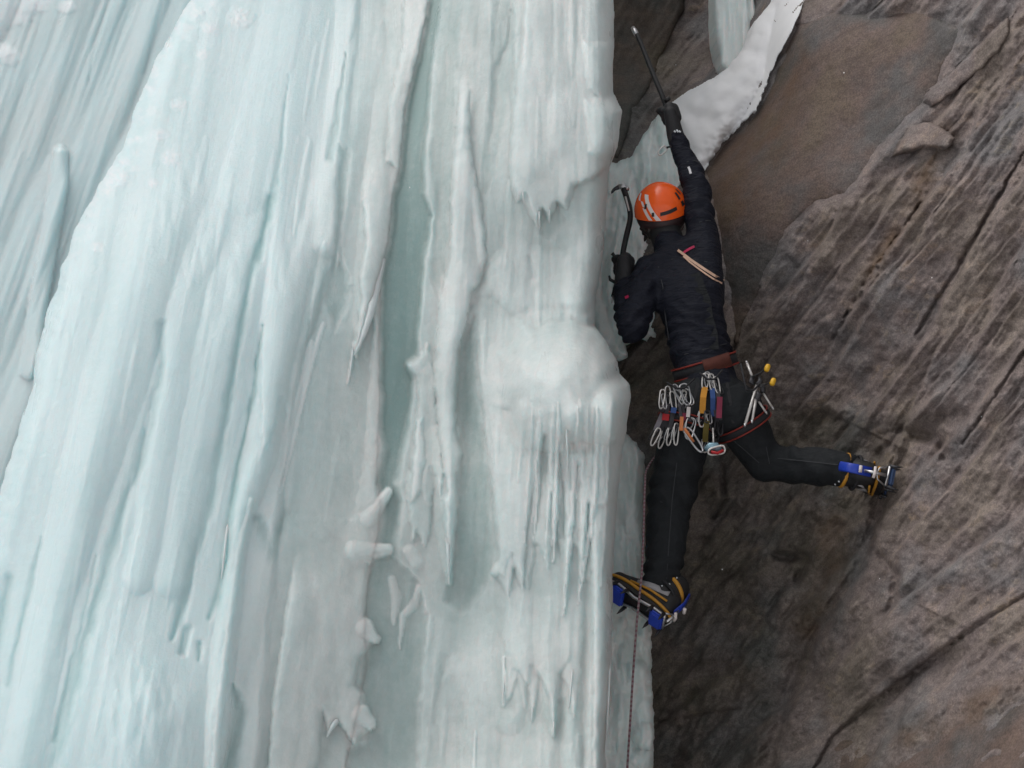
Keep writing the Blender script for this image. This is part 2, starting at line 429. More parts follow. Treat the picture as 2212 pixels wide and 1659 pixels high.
rock_piece('rock_block', [(2178, 35), (2120, 90), (2060, 150), (2010, 190), (1998, 215), (2012, 232), (2060, 200), (2110, 160), (2160, 110), (2182, 70)], 0.10, (0, 0), M_ROCK, 45, 'long narrow grey rock block with a pale upper edge', 61)
rock_piece('rock_block', [(1962, 272), (1945, 300), (1930, 335), (1950, 330), (1990, 318), (2045, 320), (2066, 300), (2050, 285), (2010, 262)], 0.13, (0, 0.0006), M_ROCK, 20, 'small chunky rock block wedged below the long block', 62, rustv=.3)
rock_piece('rock_slab', [(1300, -200), (1500, -200), (1478, 20), (1430, 120), (1402, 190), (1368, 240), (1352, 300), (1335, 345), (1322, 330), (1300, 200)], 0.10, (0, 0), M_SLAB, 60, 'dark grey rock tongue beside the top of the ice pillar', 65, edge=16, oli=.9)
rock_piece('rock_slab', [(1990, 1605), (2080, 1545), (2150, 1512), (2280, 1470), (2600, 1400), (2600, 1900), (1860, 1900), (1895, 1680)], 0.06, (0, 0.0004), M_SLAB, 25, 'dark smooth brown rock slab in the lower right', 63, edge=20, rustv=.25)
rock_piece('rock_slab', [(1800, 1600), (1830, 1592), (1880, 1620), (1893, 1660), (1890, 1900), (1740, 1900), (1770, 1660)], 0.03, (0, 0.0002), M_SLAB, 25, 'small dark rock facet beside the crack at the bottom', 64, edge=14, oli=.4)

# the big smooth slab of the upper right is its own sheet lying on the face
us, vs_ = grid(1500, 2110, 0, 770, 3.4)
ssd = poly_sd(us, vs_, slab_poly) + 9 * fbm(us / 45, vs_ / 45, 77, 4) * sstep(us + .6 * vs_, 1780, 1900)
ys = RY(us, vs_) - 0.030 - 0.012 * fbm(us / 140, vs_ / 140, 78, 4) - 0.003 * fbm(us / 14, vs_ / 14, 79, 3) - 0.03 * (np.sqrt(np.clip(1 - np.clip(1 - ssd / 40, 0, 1) ** 2, 0, 1)) - 1)
so = relief('rock_slab', us, vs_, ys, M_SLAB, ssd, cliff, {'rust': 0.75 * sstep(1.3 - stroke(us, vs_, [(1700, 130, 60), (1640, 300, 90), (1570, 420, 70)])), 'olive': 0.45 * sstep(vs_ - 0.3 * (us - 1500), 420, 640)}, back=0.6, step=3.4)
so['label'] = 'large smooth brownish slab of rock above the right of the climber'

# ------------------------------------------------------------------ ice
ICE_EDGE_L = [(440, -300), (415, 0), (395, 25), (370, 70), (330, 140), (313, 185), (297, 222), (285, 265), (265, 325), (225, 380), (200, 425), (180, 465), (158, 505), (145, 545),
              (128, 585), (120, 625), (105, 662), (95, 700), (80, 760), (65, 840), (45, 915), (28, 965), (15, 1010), (0, 1080), (-60, 1300), (-150, 1700), (-180, 2000)]
ICE_EDGE_R = [(1308, 2000), (1308, 1659), (1311, 1573), (1321, 1506), (1323, 1240), (1329, 1139), (1331, 1106), (1339, 1020), (1351, 936), (1358, 886), (1363, 860), (1361, 830), (1339, 806),
              (1334, 780), (1308, 736), (1284, 700), (1288, 640), (1296, 600), (1304, 553), (1310, 450), (1318, 345), (1334, 317), (1344, 240), (1324, 200), (1326, 100), (1325, 0), (1330, -300)]
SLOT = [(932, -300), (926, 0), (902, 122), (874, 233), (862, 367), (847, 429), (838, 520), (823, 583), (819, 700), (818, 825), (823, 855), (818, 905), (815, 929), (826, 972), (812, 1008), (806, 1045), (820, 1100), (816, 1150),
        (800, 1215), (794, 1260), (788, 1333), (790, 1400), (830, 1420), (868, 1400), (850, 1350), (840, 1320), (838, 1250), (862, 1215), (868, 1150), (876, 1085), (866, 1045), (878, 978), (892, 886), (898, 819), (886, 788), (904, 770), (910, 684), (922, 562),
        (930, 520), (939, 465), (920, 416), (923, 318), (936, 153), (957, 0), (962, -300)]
ST_I = 3.0
U, V = grid(-240, 1400, -240, 1880, ST_I)
slope = np.interp(U, [-200, 600, 760, 900, 1100, 1300], [0.215, 0.20, 0.17, 0.10, 0.04, 0.0])
s = U + slope * (V - 830)
IY = rbf([(-200, 0, 6.9), (600, 0, 6.6), (400, 300, 6.25), (250, 600, 5.95), (100, 1000, 5.7), (0, 1600, 5.5), (-200, 1600, 5.7), (350, 1550, 5.45), (300, 1000, 5.75), (550, 700, 5.95), (550, 1200, 5.8), (600, 1659, 5.7),
          (750, 600, 6.1), (800, 300, 6.3), (850, 0, 6.55), (780, 1200, 5.98), (760, 1600, 5.9), (1000, 0, 6.25), (1000, 500, 6.18), (970, 900, 6.15), (1000, 1300, 6.1), (950, 1600, 6.05), (1150, 0, 6.15),
          (1150, 400, 6.05), (1200, 600, 6.15), (1200, 800, 5.95), (1250, 900, 5.9), (1200, 1200, 5.9), (1250, 1659, 5.8), (1100, 1500, 5.95), (1380, 0, 6.15), (1380, 800, 6.0), (1380, 1600, 5.85)])
rag = 8 * fbm(U / 75, V / 60, 3, 4) * sstep(900 - U) + 3.0 * fbm(U / 30, V / 60, 4, 3) * sstep(U - 900)
isd = poly_sd(U, V, ICE_EDGE_L + ICE_EDGE_R) + rag
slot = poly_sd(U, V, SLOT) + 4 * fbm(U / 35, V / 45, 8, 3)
pil = sstep(U, 900, 1000)

clear = np.zeros(U.shape); snow = np.zeros(U.shape)
h = np.zeros(U.shape)
# macro columns
cols = [  # polyline, height
    ([(420, 330, 60), (330, 553, 70), (255, 800, 75), (175, 1060, 62), (110, 1300, 52), (45, 1640, 48), (0, 1880, 48)], .10),
    ([(470, 420, 50), (400, 620, 48), (372, 830, 50), (332, 1106, 40), (300, 1250, 36)], .07),
    ([(520, 500, 50), (440, 830, 58), (395, 1040, 50), (370, 1250, 45)], .07),
    ([(280, 1420, 60), (320, 1520, 120), (320, 1700, 150), (300, 1900, 150)], .14),
    ([(665, 400, 60), (625, 560, 50), (605, 720, 44), (565, 980, 34), (522, 1110, 28), (500, 1250, 26), (484, 1400, 30), (466, 1600, 32), (455, 1900, 32)], .12),
    ([(800, -240, 70), (780, 100, 60), (740, 330, 50), (705, 520, 40)], .06),
    ([(660, -240, 55), (620, 0, 50), (575, 200, 50), (520, 420, 50)], .05),
    ([(880, -240, 35), (862, 60, 32), (830, 260, 30), (806, 440, 30), (790, 600, 26), (775, 700, 14), (766, 770, 4)], .11),
    ([(1010, 130, 26), (992, 350, 32), (986, 500, 36), (1000, 610, 40), (968, 750, 36), (958, 850, 32), (965, 1000, 32), (958, 1100, 26), (966, 1200, 18), (970, 1260, 6)], .13),
    ([(1170, -240, 60), (1160, 150, 60), (1150, 350, 45)], .06), ([(1270, -240, 60), (1268, 200, 60), (1255, 420, 50), (1250, 640, 40)], .07),
    ([(1060, 200, 26), (1040, 420, 26), (1060, 560, 34), (1110, 640, 40)], .06),
    ([(1300, 900, 40), (1302, 1100, 34), (1300, 1400, 32), (1290, 1900, 32)], .10), ([(1245, 1330, 22), (1236, 1500, 24), (1230, 1900, 28)], .06),
    ([(1100, 900, 40), (1100, 1100, 38), (1105, 1200, 40), (1120, 1400, 40), (1100, 1560, 30)], .07), ([(1170, 1250, 36), (1180, 1400, 34), (1190, 1540, 20), (1195, 1590, 4)], .07),
    ([(1040, 1350, 26), (1030, 1500, 30), (1025, 1900, 34)], .05), ([(960, 1320, 20), (940, 1500, 26), (930, 1900, 30)], .04),
    ([(700, 1250, 50), (690, 1420, 60), (640, 1640, 60), (610, 1900, 60)], .07), ([(740, 1190, 40), (720, 1260, 50), (750, 1400, 40), (770, 1550, 36)], .07),
    ([(600, 1320, 30), (570, 1500, 40), (540, 1900, 50)], .05)]
COL_U = U + 6 * fbm(s / 60, V / 120, 12, 2)
for pts, hh in cols:
    T = stroke(COL_U, V, pts); v0_ = pts[0][1]
    if v0_ > -100: hh = hh * sstep(V + 60 * fbm(U / 30, V / 90, 19, 2), v0_ - 40, v0_ + 260)
    h = np.maximum(h, hh * np.clip(1 - T * T, 0, 1)) + 0.25 * hh * soft(T / 1.2)
# domes of the right pillar
def dome(cu, cv, ru, rv, hh, rl=None, eps=.0012):
    global h
    T = np.hypot((U - cu) / np.where(U < cu, rl or ru, ru), (V - cv) / rv) * (1 + 0.20 * fbm(U / 70, V / 70, 15, 2))
    d = hh * np.clip(1 - T * T, 0, 1) ** 0.62 - h
    h = h + 0.5 * (d + np.sqrt(d * d + eps)) * sstep(1.25 - T, 0, .3)
dome(1290, 140, 60, 60, .13); dome(1305, 280, 50, 75, .14); dome(1225, 260, 55, 85, .12); dome(1180, 160, 60, 90, .11)
# raised sheets with dripping lower hems
def sheet(poly, hh, seed, soft_w=9, amp=5):
    global h
    sdp = poly_sd(U, V, poly) + amp * fbm(U / 12, V / 40, seed, 3)
    vt = min(q[1] for q in poly); vb = max(q[1] for q in poly)
    h = h + hh * sstep(sdp, 0, soft_w) * sstep(V, vt, vt + 0.65 * (vb - vt))
sheet([(1108, -300), (1105, 150), (1098, 300), (1100, 400), (1120, 432), (1132, 420), (1150, 470), (1163, 495), (1172, 455), (1187, 482), (1200, 440), (1222, 452), (1240, 400), (1282, 388), (1340, 340), (1420, 300), (1420, -300)], .09, 51)
sheet([(1050, 840), (1062, 1050), (1074, 1190), (1066, 1240), (1090, 1250), (1105, 1200), (1140, 1290), (1160, 1180), (1185, 1240), (1200, 1130), (1225, 1330), (1240, 1180), (1262, 1225), (1285, 1100), (1345, 1080), (1370, 880), (1250, 780), (1120, 780)], .07, 52)
sheet([(1090, 1250), (1096, 1440), (1088, 1515), (1110, 1450), (1135, 1540), (1150, 1440), (1180, 1500), (1196, 1590), (1210, 1460), (1235, 1420), (1240, 1300), (1160, 1240)], .05, 53)
sheet([(935, 560), (930, 780), (905, 800), (900, 900), (915, 1000), (905, 1060), (925, 1090), (930, 1010), (950, 1120), (966, 1245), (978, 1100), (985, 900), (1000, 740), (1020, 640), (1000, 560)], .06, 54)
sheet([(560, 300), (640, 352), (690, 345), (740, 372), (735, 460), (715, 560), (690, 640), (655, 760), (640, 860), (622, 960), (610, 860), (590, 940), (560, 1000), (560, 700), (590, 480)], .05, 55)
sheet([(735, 380), (780, 340), (850, 330), (842, 460), (826, 560), (815, 640), (790, 720), (763, 770), (772, 690), (760, 620), (750, 640), (738, 560), (720, 600)], .07, 56)
# recesses
REC_U = U + 7 * fbm(s / 25, V / 70, 14, 3)
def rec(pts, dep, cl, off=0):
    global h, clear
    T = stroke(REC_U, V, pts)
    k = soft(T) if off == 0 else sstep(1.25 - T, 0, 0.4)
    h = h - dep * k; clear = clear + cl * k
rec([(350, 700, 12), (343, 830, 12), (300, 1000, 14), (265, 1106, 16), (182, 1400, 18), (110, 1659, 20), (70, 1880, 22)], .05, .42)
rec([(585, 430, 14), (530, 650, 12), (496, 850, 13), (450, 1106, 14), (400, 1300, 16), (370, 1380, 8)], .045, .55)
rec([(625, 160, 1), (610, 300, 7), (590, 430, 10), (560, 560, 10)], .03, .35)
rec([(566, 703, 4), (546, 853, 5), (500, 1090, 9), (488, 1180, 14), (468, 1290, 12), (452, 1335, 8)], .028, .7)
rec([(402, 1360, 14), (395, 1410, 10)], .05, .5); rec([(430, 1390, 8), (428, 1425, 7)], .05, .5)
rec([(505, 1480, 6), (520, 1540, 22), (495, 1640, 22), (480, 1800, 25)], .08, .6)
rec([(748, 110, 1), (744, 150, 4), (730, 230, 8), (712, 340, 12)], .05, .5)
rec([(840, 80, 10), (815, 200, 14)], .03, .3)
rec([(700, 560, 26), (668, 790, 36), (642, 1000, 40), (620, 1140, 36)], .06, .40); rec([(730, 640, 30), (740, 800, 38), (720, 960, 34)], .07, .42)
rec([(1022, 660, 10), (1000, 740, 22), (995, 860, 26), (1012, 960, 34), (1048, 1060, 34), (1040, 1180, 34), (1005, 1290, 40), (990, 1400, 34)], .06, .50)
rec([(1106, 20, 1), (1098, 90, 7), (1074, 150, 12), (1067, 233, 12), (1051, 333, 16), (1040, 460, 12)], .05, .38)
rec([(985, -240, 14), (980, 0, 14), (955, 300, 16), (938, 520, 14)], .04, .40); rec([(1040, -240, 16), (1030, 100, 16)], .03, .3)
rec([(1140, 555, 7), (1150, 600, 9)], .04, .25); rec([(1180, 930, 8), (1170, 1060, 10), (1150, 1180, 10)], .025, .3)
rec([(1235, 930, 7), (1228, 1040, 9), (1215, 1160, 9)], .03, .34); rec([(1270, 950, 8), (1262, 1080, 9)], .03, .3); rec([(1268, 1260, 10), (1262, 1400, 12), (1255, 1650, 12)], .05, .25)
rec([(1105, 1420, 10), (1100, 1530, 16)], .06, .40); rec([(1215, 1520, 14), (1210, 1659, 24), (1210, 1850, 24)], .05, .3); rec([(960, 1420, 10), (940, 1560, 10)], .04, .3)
rec([(690, 1310, 20), (660, 1500, 18), (640, 1659, 16)], .04, .3); rec([(1120, 678, 18), (1200, 664, 16), (1285, 668, 18)], .035, .05)  # second stroke: shadow line above the dome, set back and tinted darker
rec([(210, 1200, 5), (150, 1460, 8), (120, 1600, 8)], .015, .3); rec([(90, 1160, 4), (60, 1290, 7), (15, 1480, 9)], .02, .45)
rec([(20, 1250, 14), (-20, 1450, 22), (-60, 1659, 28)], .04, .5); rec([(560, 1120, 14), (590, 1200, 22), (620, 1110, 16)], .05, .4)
# strands
left = 1 - pil
h = h + left * (0.10 * fbm(s / 150, V / 1500, 101, 2) + 0.02 * fbm(s / 62, V / 1100, 102, 2) + 0.012 * billow(s / 90, V / 1500, 105, 1) + 0.004 * billow(s / 24, V / 700, 103, 2) + 0.0008 * billow(s / 9, V / 200, 104, 1))
h = h + pil * (0.05 * billow(s / 90, V / 800, 111, 1) + 0.022 * billow(s / 38, V / 450, 112, 2) + 0.008 * billow(s / 16, V / 260, 113, 2) + 0.002 * billow(s / 7, V / 100, 114, 1))
lump = billow(U / 46, V / 60, 121, 3)
zone = sstep(U, 640, 760) * (0.4 + 0.6 * sstep(1180 - U, 0, 150))
h = h + 0.006 * zone * lump + 0.003 * fbm(U / 20, V / 24, 125, 3)
# small drips everywhere on the broken ice
rg = random.Random(4)
for i in list(range(0, 230, 3)) + list(range(230, 330)):
    if i < 230:
        u0 = rg.uniform(640, 1320); v0 = rg.uniform(-150, 1750)
    else:
        u0 = rg.uniform(120, 640); v0 = rg.uniform(300, 1750)
    L = rg.uniform(40, 190); wd = rg.uniform(3.5, 10)
    m_ = float(np.interp(u0, [-200, 600, 760, 900, 1100, 1300], [0.215, 0.20, 0.17, 0.10, 0.04, 0.0]))
    pts = [(u0 + m_ * L * .5, v0 - L * .5, wd * .5), (u0 + m_ * L * .2, v0 - L * .2, wd), (u0 - m_ * L * .2, v0 + L * .25, wd * .75), (u0 - m_ * L * .5, v0 + L * .6, 1.0)]
    T = stroke(U, V, pts); k = rnd(T)
    h = h + (0.02 if i < 230 else 0.008) * k * (wd / 8)
    clear = clear - 0.15 * k
h = h * (0.29 + 0.23 * pil)
dome(1240, 812, 102, 124, .20, 170); dome(1316, 886, 52, 74, .215, 60, .002); dome(1256, 890, 64, 70, .195, 80, .003); dome(1190, 900, 60, 80, .14, 80, .003)
DM = sstep(1.3 - np.hypot((U - 1240) / 130, (V - 840) / 160), 0, .4)
h = h + DM * (0.012 * fbm(U / 55, V / 60, 171, 2) + 0.006 * sstep(V, 860, 960) * billow(U / 22, V / 300, 173, 2))
# the broken middle and the right pillar: overlapping layers of white aerated ice over clear darker ice
xb = np.interp(V, [-300, 0, 350, 560, 745, 990, 1200, 1659, 2000], [800, 770, 735, 727, 668, 620, 600, 560, 540]) + 8 * fbm(U / 30, V / 90, 701, 2)
cen = sstep(U - xb, -14, 16)
DMk = 1 - DM
h = h * (1 - 0.62 * cen * DMk) + 0.022 * (1 - sstep(U - xb, -16, 4)) * sstep(V, 300, 500)
clear = clear * (1 - .75 * cen) + cen * (0.30 + 0.18 * fbm(U / 60, V / 110, 702, 3))
h = h + cen * DMk * 0.006 * fbm(U / 60, V / 90, 703, 3)
def layer(poly, cl, hh, edge=7, amp=3.0, seed=0, fade=0):
    """one sheet of ice lying over the deeper ice: own opacity, rounded rim"""
    global h, clear
    xs_ = [q[0] for q in poly]; vs_2 = [q[1] for q in poly]; m = 30
    r = (U[0] > min(xs_) - m) & (U[0] < max(xs_) + m); c = (V[:, 0] > min(vs_2) - m) & (V[:, 0] < max(vs_2) + m)
    ix = np.ix_(c, r); u_, v_ = U[ix], V[ix]
    d = poly_sd(u_, v_, poly) + amp * fbm(u_ / 16, v_ / 30, 710 + seed, 3)
    k = sstep(d, 0, edge)
    if fade: k = k * sstep(v_ + 25 * fbm(u_ / 25, v_ / 60, 750 + seed, 3), min(vs_2), min(vs_2) + fade); hh = hh * sstep(v_, min(vs_2), min(vs_2) + fade * 1.3)
    if not np.isscalar(hh) or hh: h[ix] += hh * np.sqrt(np.clip(1 - np.clip(1 - d / (edge * 2.2), 0, 1) ** 2, 0, 1)) * (d > 0)
    clear[ix] = clear[ix] * (1 - k) + (cl + 0.10 * fbm(u_ / 30, v_ / 120, 730 + seed, 3)) * k
def lstroke(pts, cl, hh):
    global h, clear
    T = stroke(U + 3 * fbm(U / 14, V / 40, 741, 2), V, pts)
    k = sstep(1.15 - T, 0, .35)
    h = h + hh * np.clip(1 - T * T, 0, 1) ** .7; clear = clear * (1 - k) + cl * k
# clear, deeper patches
layer([(697, 690), (735, 640), (770, 780), (800, 760), (822, 860), (818, 930), (812, 1010), (800, 1120), (740, 1130), (660, 1150), (612, 1120), (640, 960), (672, 800)], .34, -.008, 50, 12, 1)
layer([(727, 300), (760, 330), (745, 450), (738, 560), (760, 600), (755, 660), (720, 720), (700, 640), (722, 500)], .58, -.012, 14, 6, 2)
layer([(825, 40), (850, 50), (842, 170), (826, 165)], .42, -.006, 12, 4, 3)
layer([(990, 740), (1024, 680), (1034, 810), (1046, 930), (1060, 1030), (1066, 1110), (1072, 1190), (1060, 1260), (1000, 1330), (950, 1300), (975, 1230), (985, 1080), (997, 990), (986, 900)], .66, -.016, 16, 6, 4)
layer([(1160, 465), (1210, 440), (1222, 480), (1190, 520), (1160, 510)], .48, -.010, 14, 5, 5)
layer([(938, -300), (1000, -300), (1000, 60), (990, 160), (975, 420), (970, 560), (945, 640), (926, 600), (935, 460), (926, 330), (940, 150)], .52, -.008, 10, 6, 6)
layer([(1060, -300), (1125, -300), (1120, 80), (1098, 250), (1070, 380), (1048, 430), (1060, 240)], .48, -.008, 12, 5, 7)
layer([(789, 1215), (850, 1200), (905, 1250), (925, 1330), (915, 1450), (900, 1900), (730, 1900), (745, 1620), (790, 1600), (790, 1540), (770, 1480), (785, 1420), (800, 1380), (780, 1330)], .58, -.02, 14, 5, 8)
# white sheets
layer([(795, 300), (838, 340), (862, 360), (847, 430), (838, 520), (824, 583), (815, 650), (796, 700), (778, 752), (763, 772), (768, 720), (782, 640), (775, 600), (790, 520), (780, 430)], .06, .030, 7, 4, 11, 160)
layer([(930, -300), (926, 0), (902, 122), (874, 233), (862, 367), (835, 350), (840, 220), (868, 90), (880, -300)], .10, .028, 8, 4, 12)
layer([(1000, 120), (1012, 150), (1016, 320), (1040, 440), (1052, 560), (1036, 612), (1021, 632), (1009, 696), (994, 742), (986, 819), (985, 929), (999, 980), (985, 1030), (991, 1080), (979, 1220), (968, 1245), (957, 1080), (966, 1064), (957, 1002), (946, 929), (938, 819), (939, 745), (950, 641), (972, 540), (972, 430), (988, 220)], .04, .040, 8, 4, 13, 140)
layer([(905, 770), (925, 740), (938, 800), (946, 930), (957, 1005), (950, 1080), (940, 1030), (930, 1150), (915, 1180), (900, 1150), (890, 1180), (882, 1090), (876, 1050), (890, 980), (898, 890), (902, 820), (887, 790)], .30, .022, 8, 6, 14)
layer([(898, 905), (912, 900), (918, 1000), (905, 1070), (888, 1085), (890, 1000)], .06, .018, 7, 5, 15)
layer([(1144, -300), (1128, 80), (1107, 245), (1099, 367), (1113, 441), (1128, 432), (1144, 465), (1160, 493), (1172, 452), (1187, 482), (1204, 440), (1225, 452), (1242, 405), (1284, 385), (1345, 338), (1420, 300), (1420, -300)], .10, .030, 7, 4, 16)
layer([(1256, 88), (1330, 92), (1345, 200), (1300, 215), (1270, 190)], .16, .020, 12, 4, 17); layer([(1262, 214), (1360, 210), (1360, 330), (1320, 350), (1270, 330)], .16, .022, 12, 4, 18)
layer([(1110, 500), (1160, 530), (1220, 540), (1280, 480), (1330, 460), (1300, 560), (1290, 690), (1120, 690), (1060, 640), (1030, 640), (1060, 560)], .14, .012, 20, 6, 19, 90)
layer([(1030, 690), (1120, 660), (1290, 680), (1380, 800), (1380, 1000), (1340, 1150), (1335, 1900), (1282, 1900), (1280, 1300), (1272, 1090), (1262, 1210), (1248, 1310), (1252, 1080), (1244, 960), (1234, 1080), (1226, 1240), (1216, 1330), (1220, 1090), (1208, 960), (1203, 1110), (1196, 1215), (1190, 1060), (1176, 940), (1160, 1000), (1140, 1130), (1130, 1280), (1110, 1230), (1098, 1290), (1084, 1265), (1066, 1238), (1076, 1198), (1068, 1130), (1058, 1028), (1046, 930), (1035, 810)], .08, .026, 7, 3, 20, 160)
layer([(1092, 1290), (1150, 1250), (1230, 1260), (1262, 1300), (1258, 1420), (1240, 1560), (1225, 1480), (1212, 1460), (1200, 1570), (1194, 1592), (1184, 1500), (1165, 1460), (1150, 1560), (1140, 1480), (1120, 1450), (1108, 1500), (1090, 1525), (1094, 1430), (1085, 1370)], .14, .018, 8, 4, 21, 160)
layer([(1000, 1340), (1050, 1310), (1080, 1400), (1075, 1900), (985, 1900), (990, 1500)], .18, .010, 14, 6, 22, 200); layer([(1110, 1560), (1190, 1620), (1200, 1900), (1100, 1900)], .2, .010, 12, 5, 23, 160)
lstroke([(846, 1250, 8), (856, 1290, 12), (850, 1345, 6)], .22, .008); lstroke([(905, 1268, 6), (892, 1310, 10), (870, 1330, 8), (864, 1400, 2)], .22, .008)
layer([(640, 1180), (758, 1166), (801, 1177), (840, 1172), (850, 1188), (842, 1204), (813, 1210), (797, 1260), (789, 1333), (822, 1378), (801, 1396), (776, 1425), (767, 1480), (789, 1498), (791, 1529), (813, 1554), (808, 1580), (783, 1590), (765, 1612), (752, 1590), (729, 1560), (709, 1588), (697, 1541), (690, 1640), (660, 1700), (640, 1900), (560, 1900), (590, 1500), (620, 1300)], .12, .034, 9, 3, 25, 130)
for pts, c_, d_ in [([(697, 700, 5), (666, 810, 6), (632, 960, 4), (606, 1066, 1.5)], .05, .007), ([(672, 740, 7), (640, 880, 6), (617, 990, 4), (600, 1060, 1.5)], .05, .008), ([(765, 740, 4), (756, 800, 2.5), (751, 828, 1)], .02, .012),
                    ([(1207, 870, 1.5), (1206, 940, 6), (1203, 1000, 7), (1199, 1120, 5), (1196, 1215, 1.5)], .03, .018), ([(1249, 880, 1.5), (1246, 950, 6), (1240, 1040, 6), (1230, 1180, 5), (1217, 1330, 1.5)], .02, .02), ([(1290, 880, 1.5), (1289, 950, 6), (1286, 1060, 6), (1268, 1190, 5), (1249, 1305, 1.5)], .02, .02),
                    ([(1320, 1300, 4), (1317, 1480, 5), (1309, 1640, 3)], .05, .012), ([(1088, 1420, 3), (1090, 1480, 5), (1088, 1525, 1.5)], .05, .012), ([(1026, 1580, 3), (1024, 1640, 4), (1020, 1760, 2)], .05, .01), ([(545, 1080, 5), (520, 1180, 8), (500, 1320, 8), (480, 1480, 9), (466, 1640, 9), (455, 1880, 9)], .06, .012)]:
    lstroke(pts, c_, d_)
rr_ = random.Random(31)
for i in range(20):
    u0 = rr_.uniform(1125, 1322); v0 = rr_.uniform(850, 950); L = rr_.uniform(90, 320); w0 = rr_.uniform(2.5, 6)
    lstroke([(u0, v0, 1), (u0 - 1, v0 + .25 * L, w0), (u0 - .02 * L, v0 + .6 * L, w0 * .8), (u0 - .05 * L, v0 + L, 1)], rr_.uniform(.02, .16), .008)
# the smooth teal slot: clear ice, with its shade also painted into the colour
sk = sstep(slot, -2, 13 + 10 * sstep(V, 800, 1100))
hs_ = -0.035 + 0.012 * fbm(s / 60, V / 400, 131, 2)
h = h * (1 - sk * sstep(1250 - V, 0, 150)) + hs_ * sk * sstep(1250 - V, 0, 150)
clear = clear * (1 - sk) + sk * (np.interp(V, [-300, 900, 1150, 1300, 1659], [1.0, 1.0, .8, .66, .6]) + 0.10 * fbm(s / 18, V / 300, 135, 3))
# whiter rim along the left lip of the slot
T = stroke(U + 6 * fbm(U / 20, V / 34, 761, 2), V, [(812, 640, 4), (812, 830, 16), (808, 930, 20), (806, 1010, 22), (796, 1100, 32), (780, 1190, 40)])
k = np.clip(1.2 - T, 0, 1) * (1 - sk); clear = clear * (1 - .75 * k) + .08 * k; h = h + .012 * np.clip(1 - T * T, 0, 1) * (1 - sk)
# rounded fingers of ice reaching over the slot
for pts, c_, d_ in [([(796, 1122, 22), (818, 1092, 15), (838, 1062, 10)], .06, .024), ([(770, 1190, 26), (812, 1190, 18), (838, 1187, 13)], .08, .024), ([(900, 1212, 20), (884, 1190, 16)], .08, .02), ([(785, 1360, 26), (810, 1380, 11)], .06, .03), ([(778, 1545, 26), (798, 1562, 15)], .06, .03),
                    ([(1082, 1228, 16), (1070, 1236, 10)], .06, .02), ([(898, 795, 14), (888, 790, 8)], .12, .02)]:
    T = stroke(U + 3 * fbm(U / 14, V / 40, 741, 2), V, pts); k = sstep(1.15 - T, 0, .5)
    j_ = int((pts[0][0] - U[0, 0]) / ST_I); i_ = int((pts[0][1] - V[0, 0]) / ST_I); hr_ = float(h[i_ - 6:i_ + 7, j_ - 6:j_ + 7].mean())
    h = np.where(T < 1, np.maximum(h, hr_ - .012 + (.012 + .6 * d_) * np.clip(1 - T * T, 0, 1) ** .6), h); clear = clear * (1 - k) + (c_ + .05) * k
# edges roll back
ew = 46
h = h - 0.22 * (1 - np.sqrt(np.clip(1 - np.clip(1 - isd / ew, 0, 1) ** 2, 0, 1))) * (0.5 + 0.5 * pil)
# snow lumps along the left crest
crest = np.exp(-(np.clip(isd, 0, None) / 45.0)) * (1 - pil)
h = h + crest * 0.008 * fbm(U / 60, V / 50, 151, 4)
for cu, cv, r in [(440, 118, 14), (385, 226, 16), (345, 292, 18), (245, 385, 30), (232, 410, 20), (420, 30, 20), (300, 300, 10), (210, 535, 14), (270, 350, 12), (370, 340, 22), (330, 395, 12), (455, 60, 16), (520, 40, 26)]:
    T = np.hypot(U - cu, (V - cv) * 1.3) / r * (1 + .3 * fbm(U / 9, V / 9, 7, 2))
    k = np.clip(1 - T * T * .6, 0, 1) * (0.5 + 1.0 * np.clip(fbm(U / 11, V / 8, 156, 3) + .3, 0, 1)); h = h + 0.006 * k * (r / 18); snow = np.maximum(snow, k * 0.55)
snow = np.maximum(snow, .45 * crest * sstep(fbm(U / 34, V / 24, 152, 3), 0.0, 0.4) * sstep(700 - V, 0, 300))
clear = np.clip(clear * (1 + .2 * (1 - cen)) + 0.24 * fbm(s / 45, V / 900, 161, 4) * (1 - .7 * cen) + 0.02 + 0.10 * fbm(U / 80, V / 80, 163, 3), 0, 1)
Yi = IY(U, V) - h
side = np.interp(V, [-300, 0, 122, 233, 367, 429, 520, 583, 700, 825, 905, 1008, 1100, 1150, 1260, 1333, 1450, 1659, 2000], [932, 926, 902, 874, 862, 847, 838, 823, 819, 818, 818, 812, 820, 816, 794, 788, 790, 745, 735])
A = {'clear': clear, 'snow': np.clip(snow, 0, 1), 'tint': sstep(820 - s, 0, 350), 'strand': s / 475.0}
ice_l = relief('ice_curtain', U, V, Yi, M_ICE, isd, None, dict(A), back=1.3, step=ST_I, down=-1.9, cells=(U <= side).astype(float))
tag(ice_l, 'broad pale blue curtain of fluted ice filling the left side', 'ice')
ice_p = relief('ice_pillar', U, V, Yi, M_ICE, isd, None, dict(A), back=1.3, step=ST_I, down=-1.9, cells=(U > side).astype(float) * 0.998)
tag(ice_p, 'greyish white ice pillar with a bulging dome, left of the climber', 'ice')
YI = Sampler(U, V, Yi)

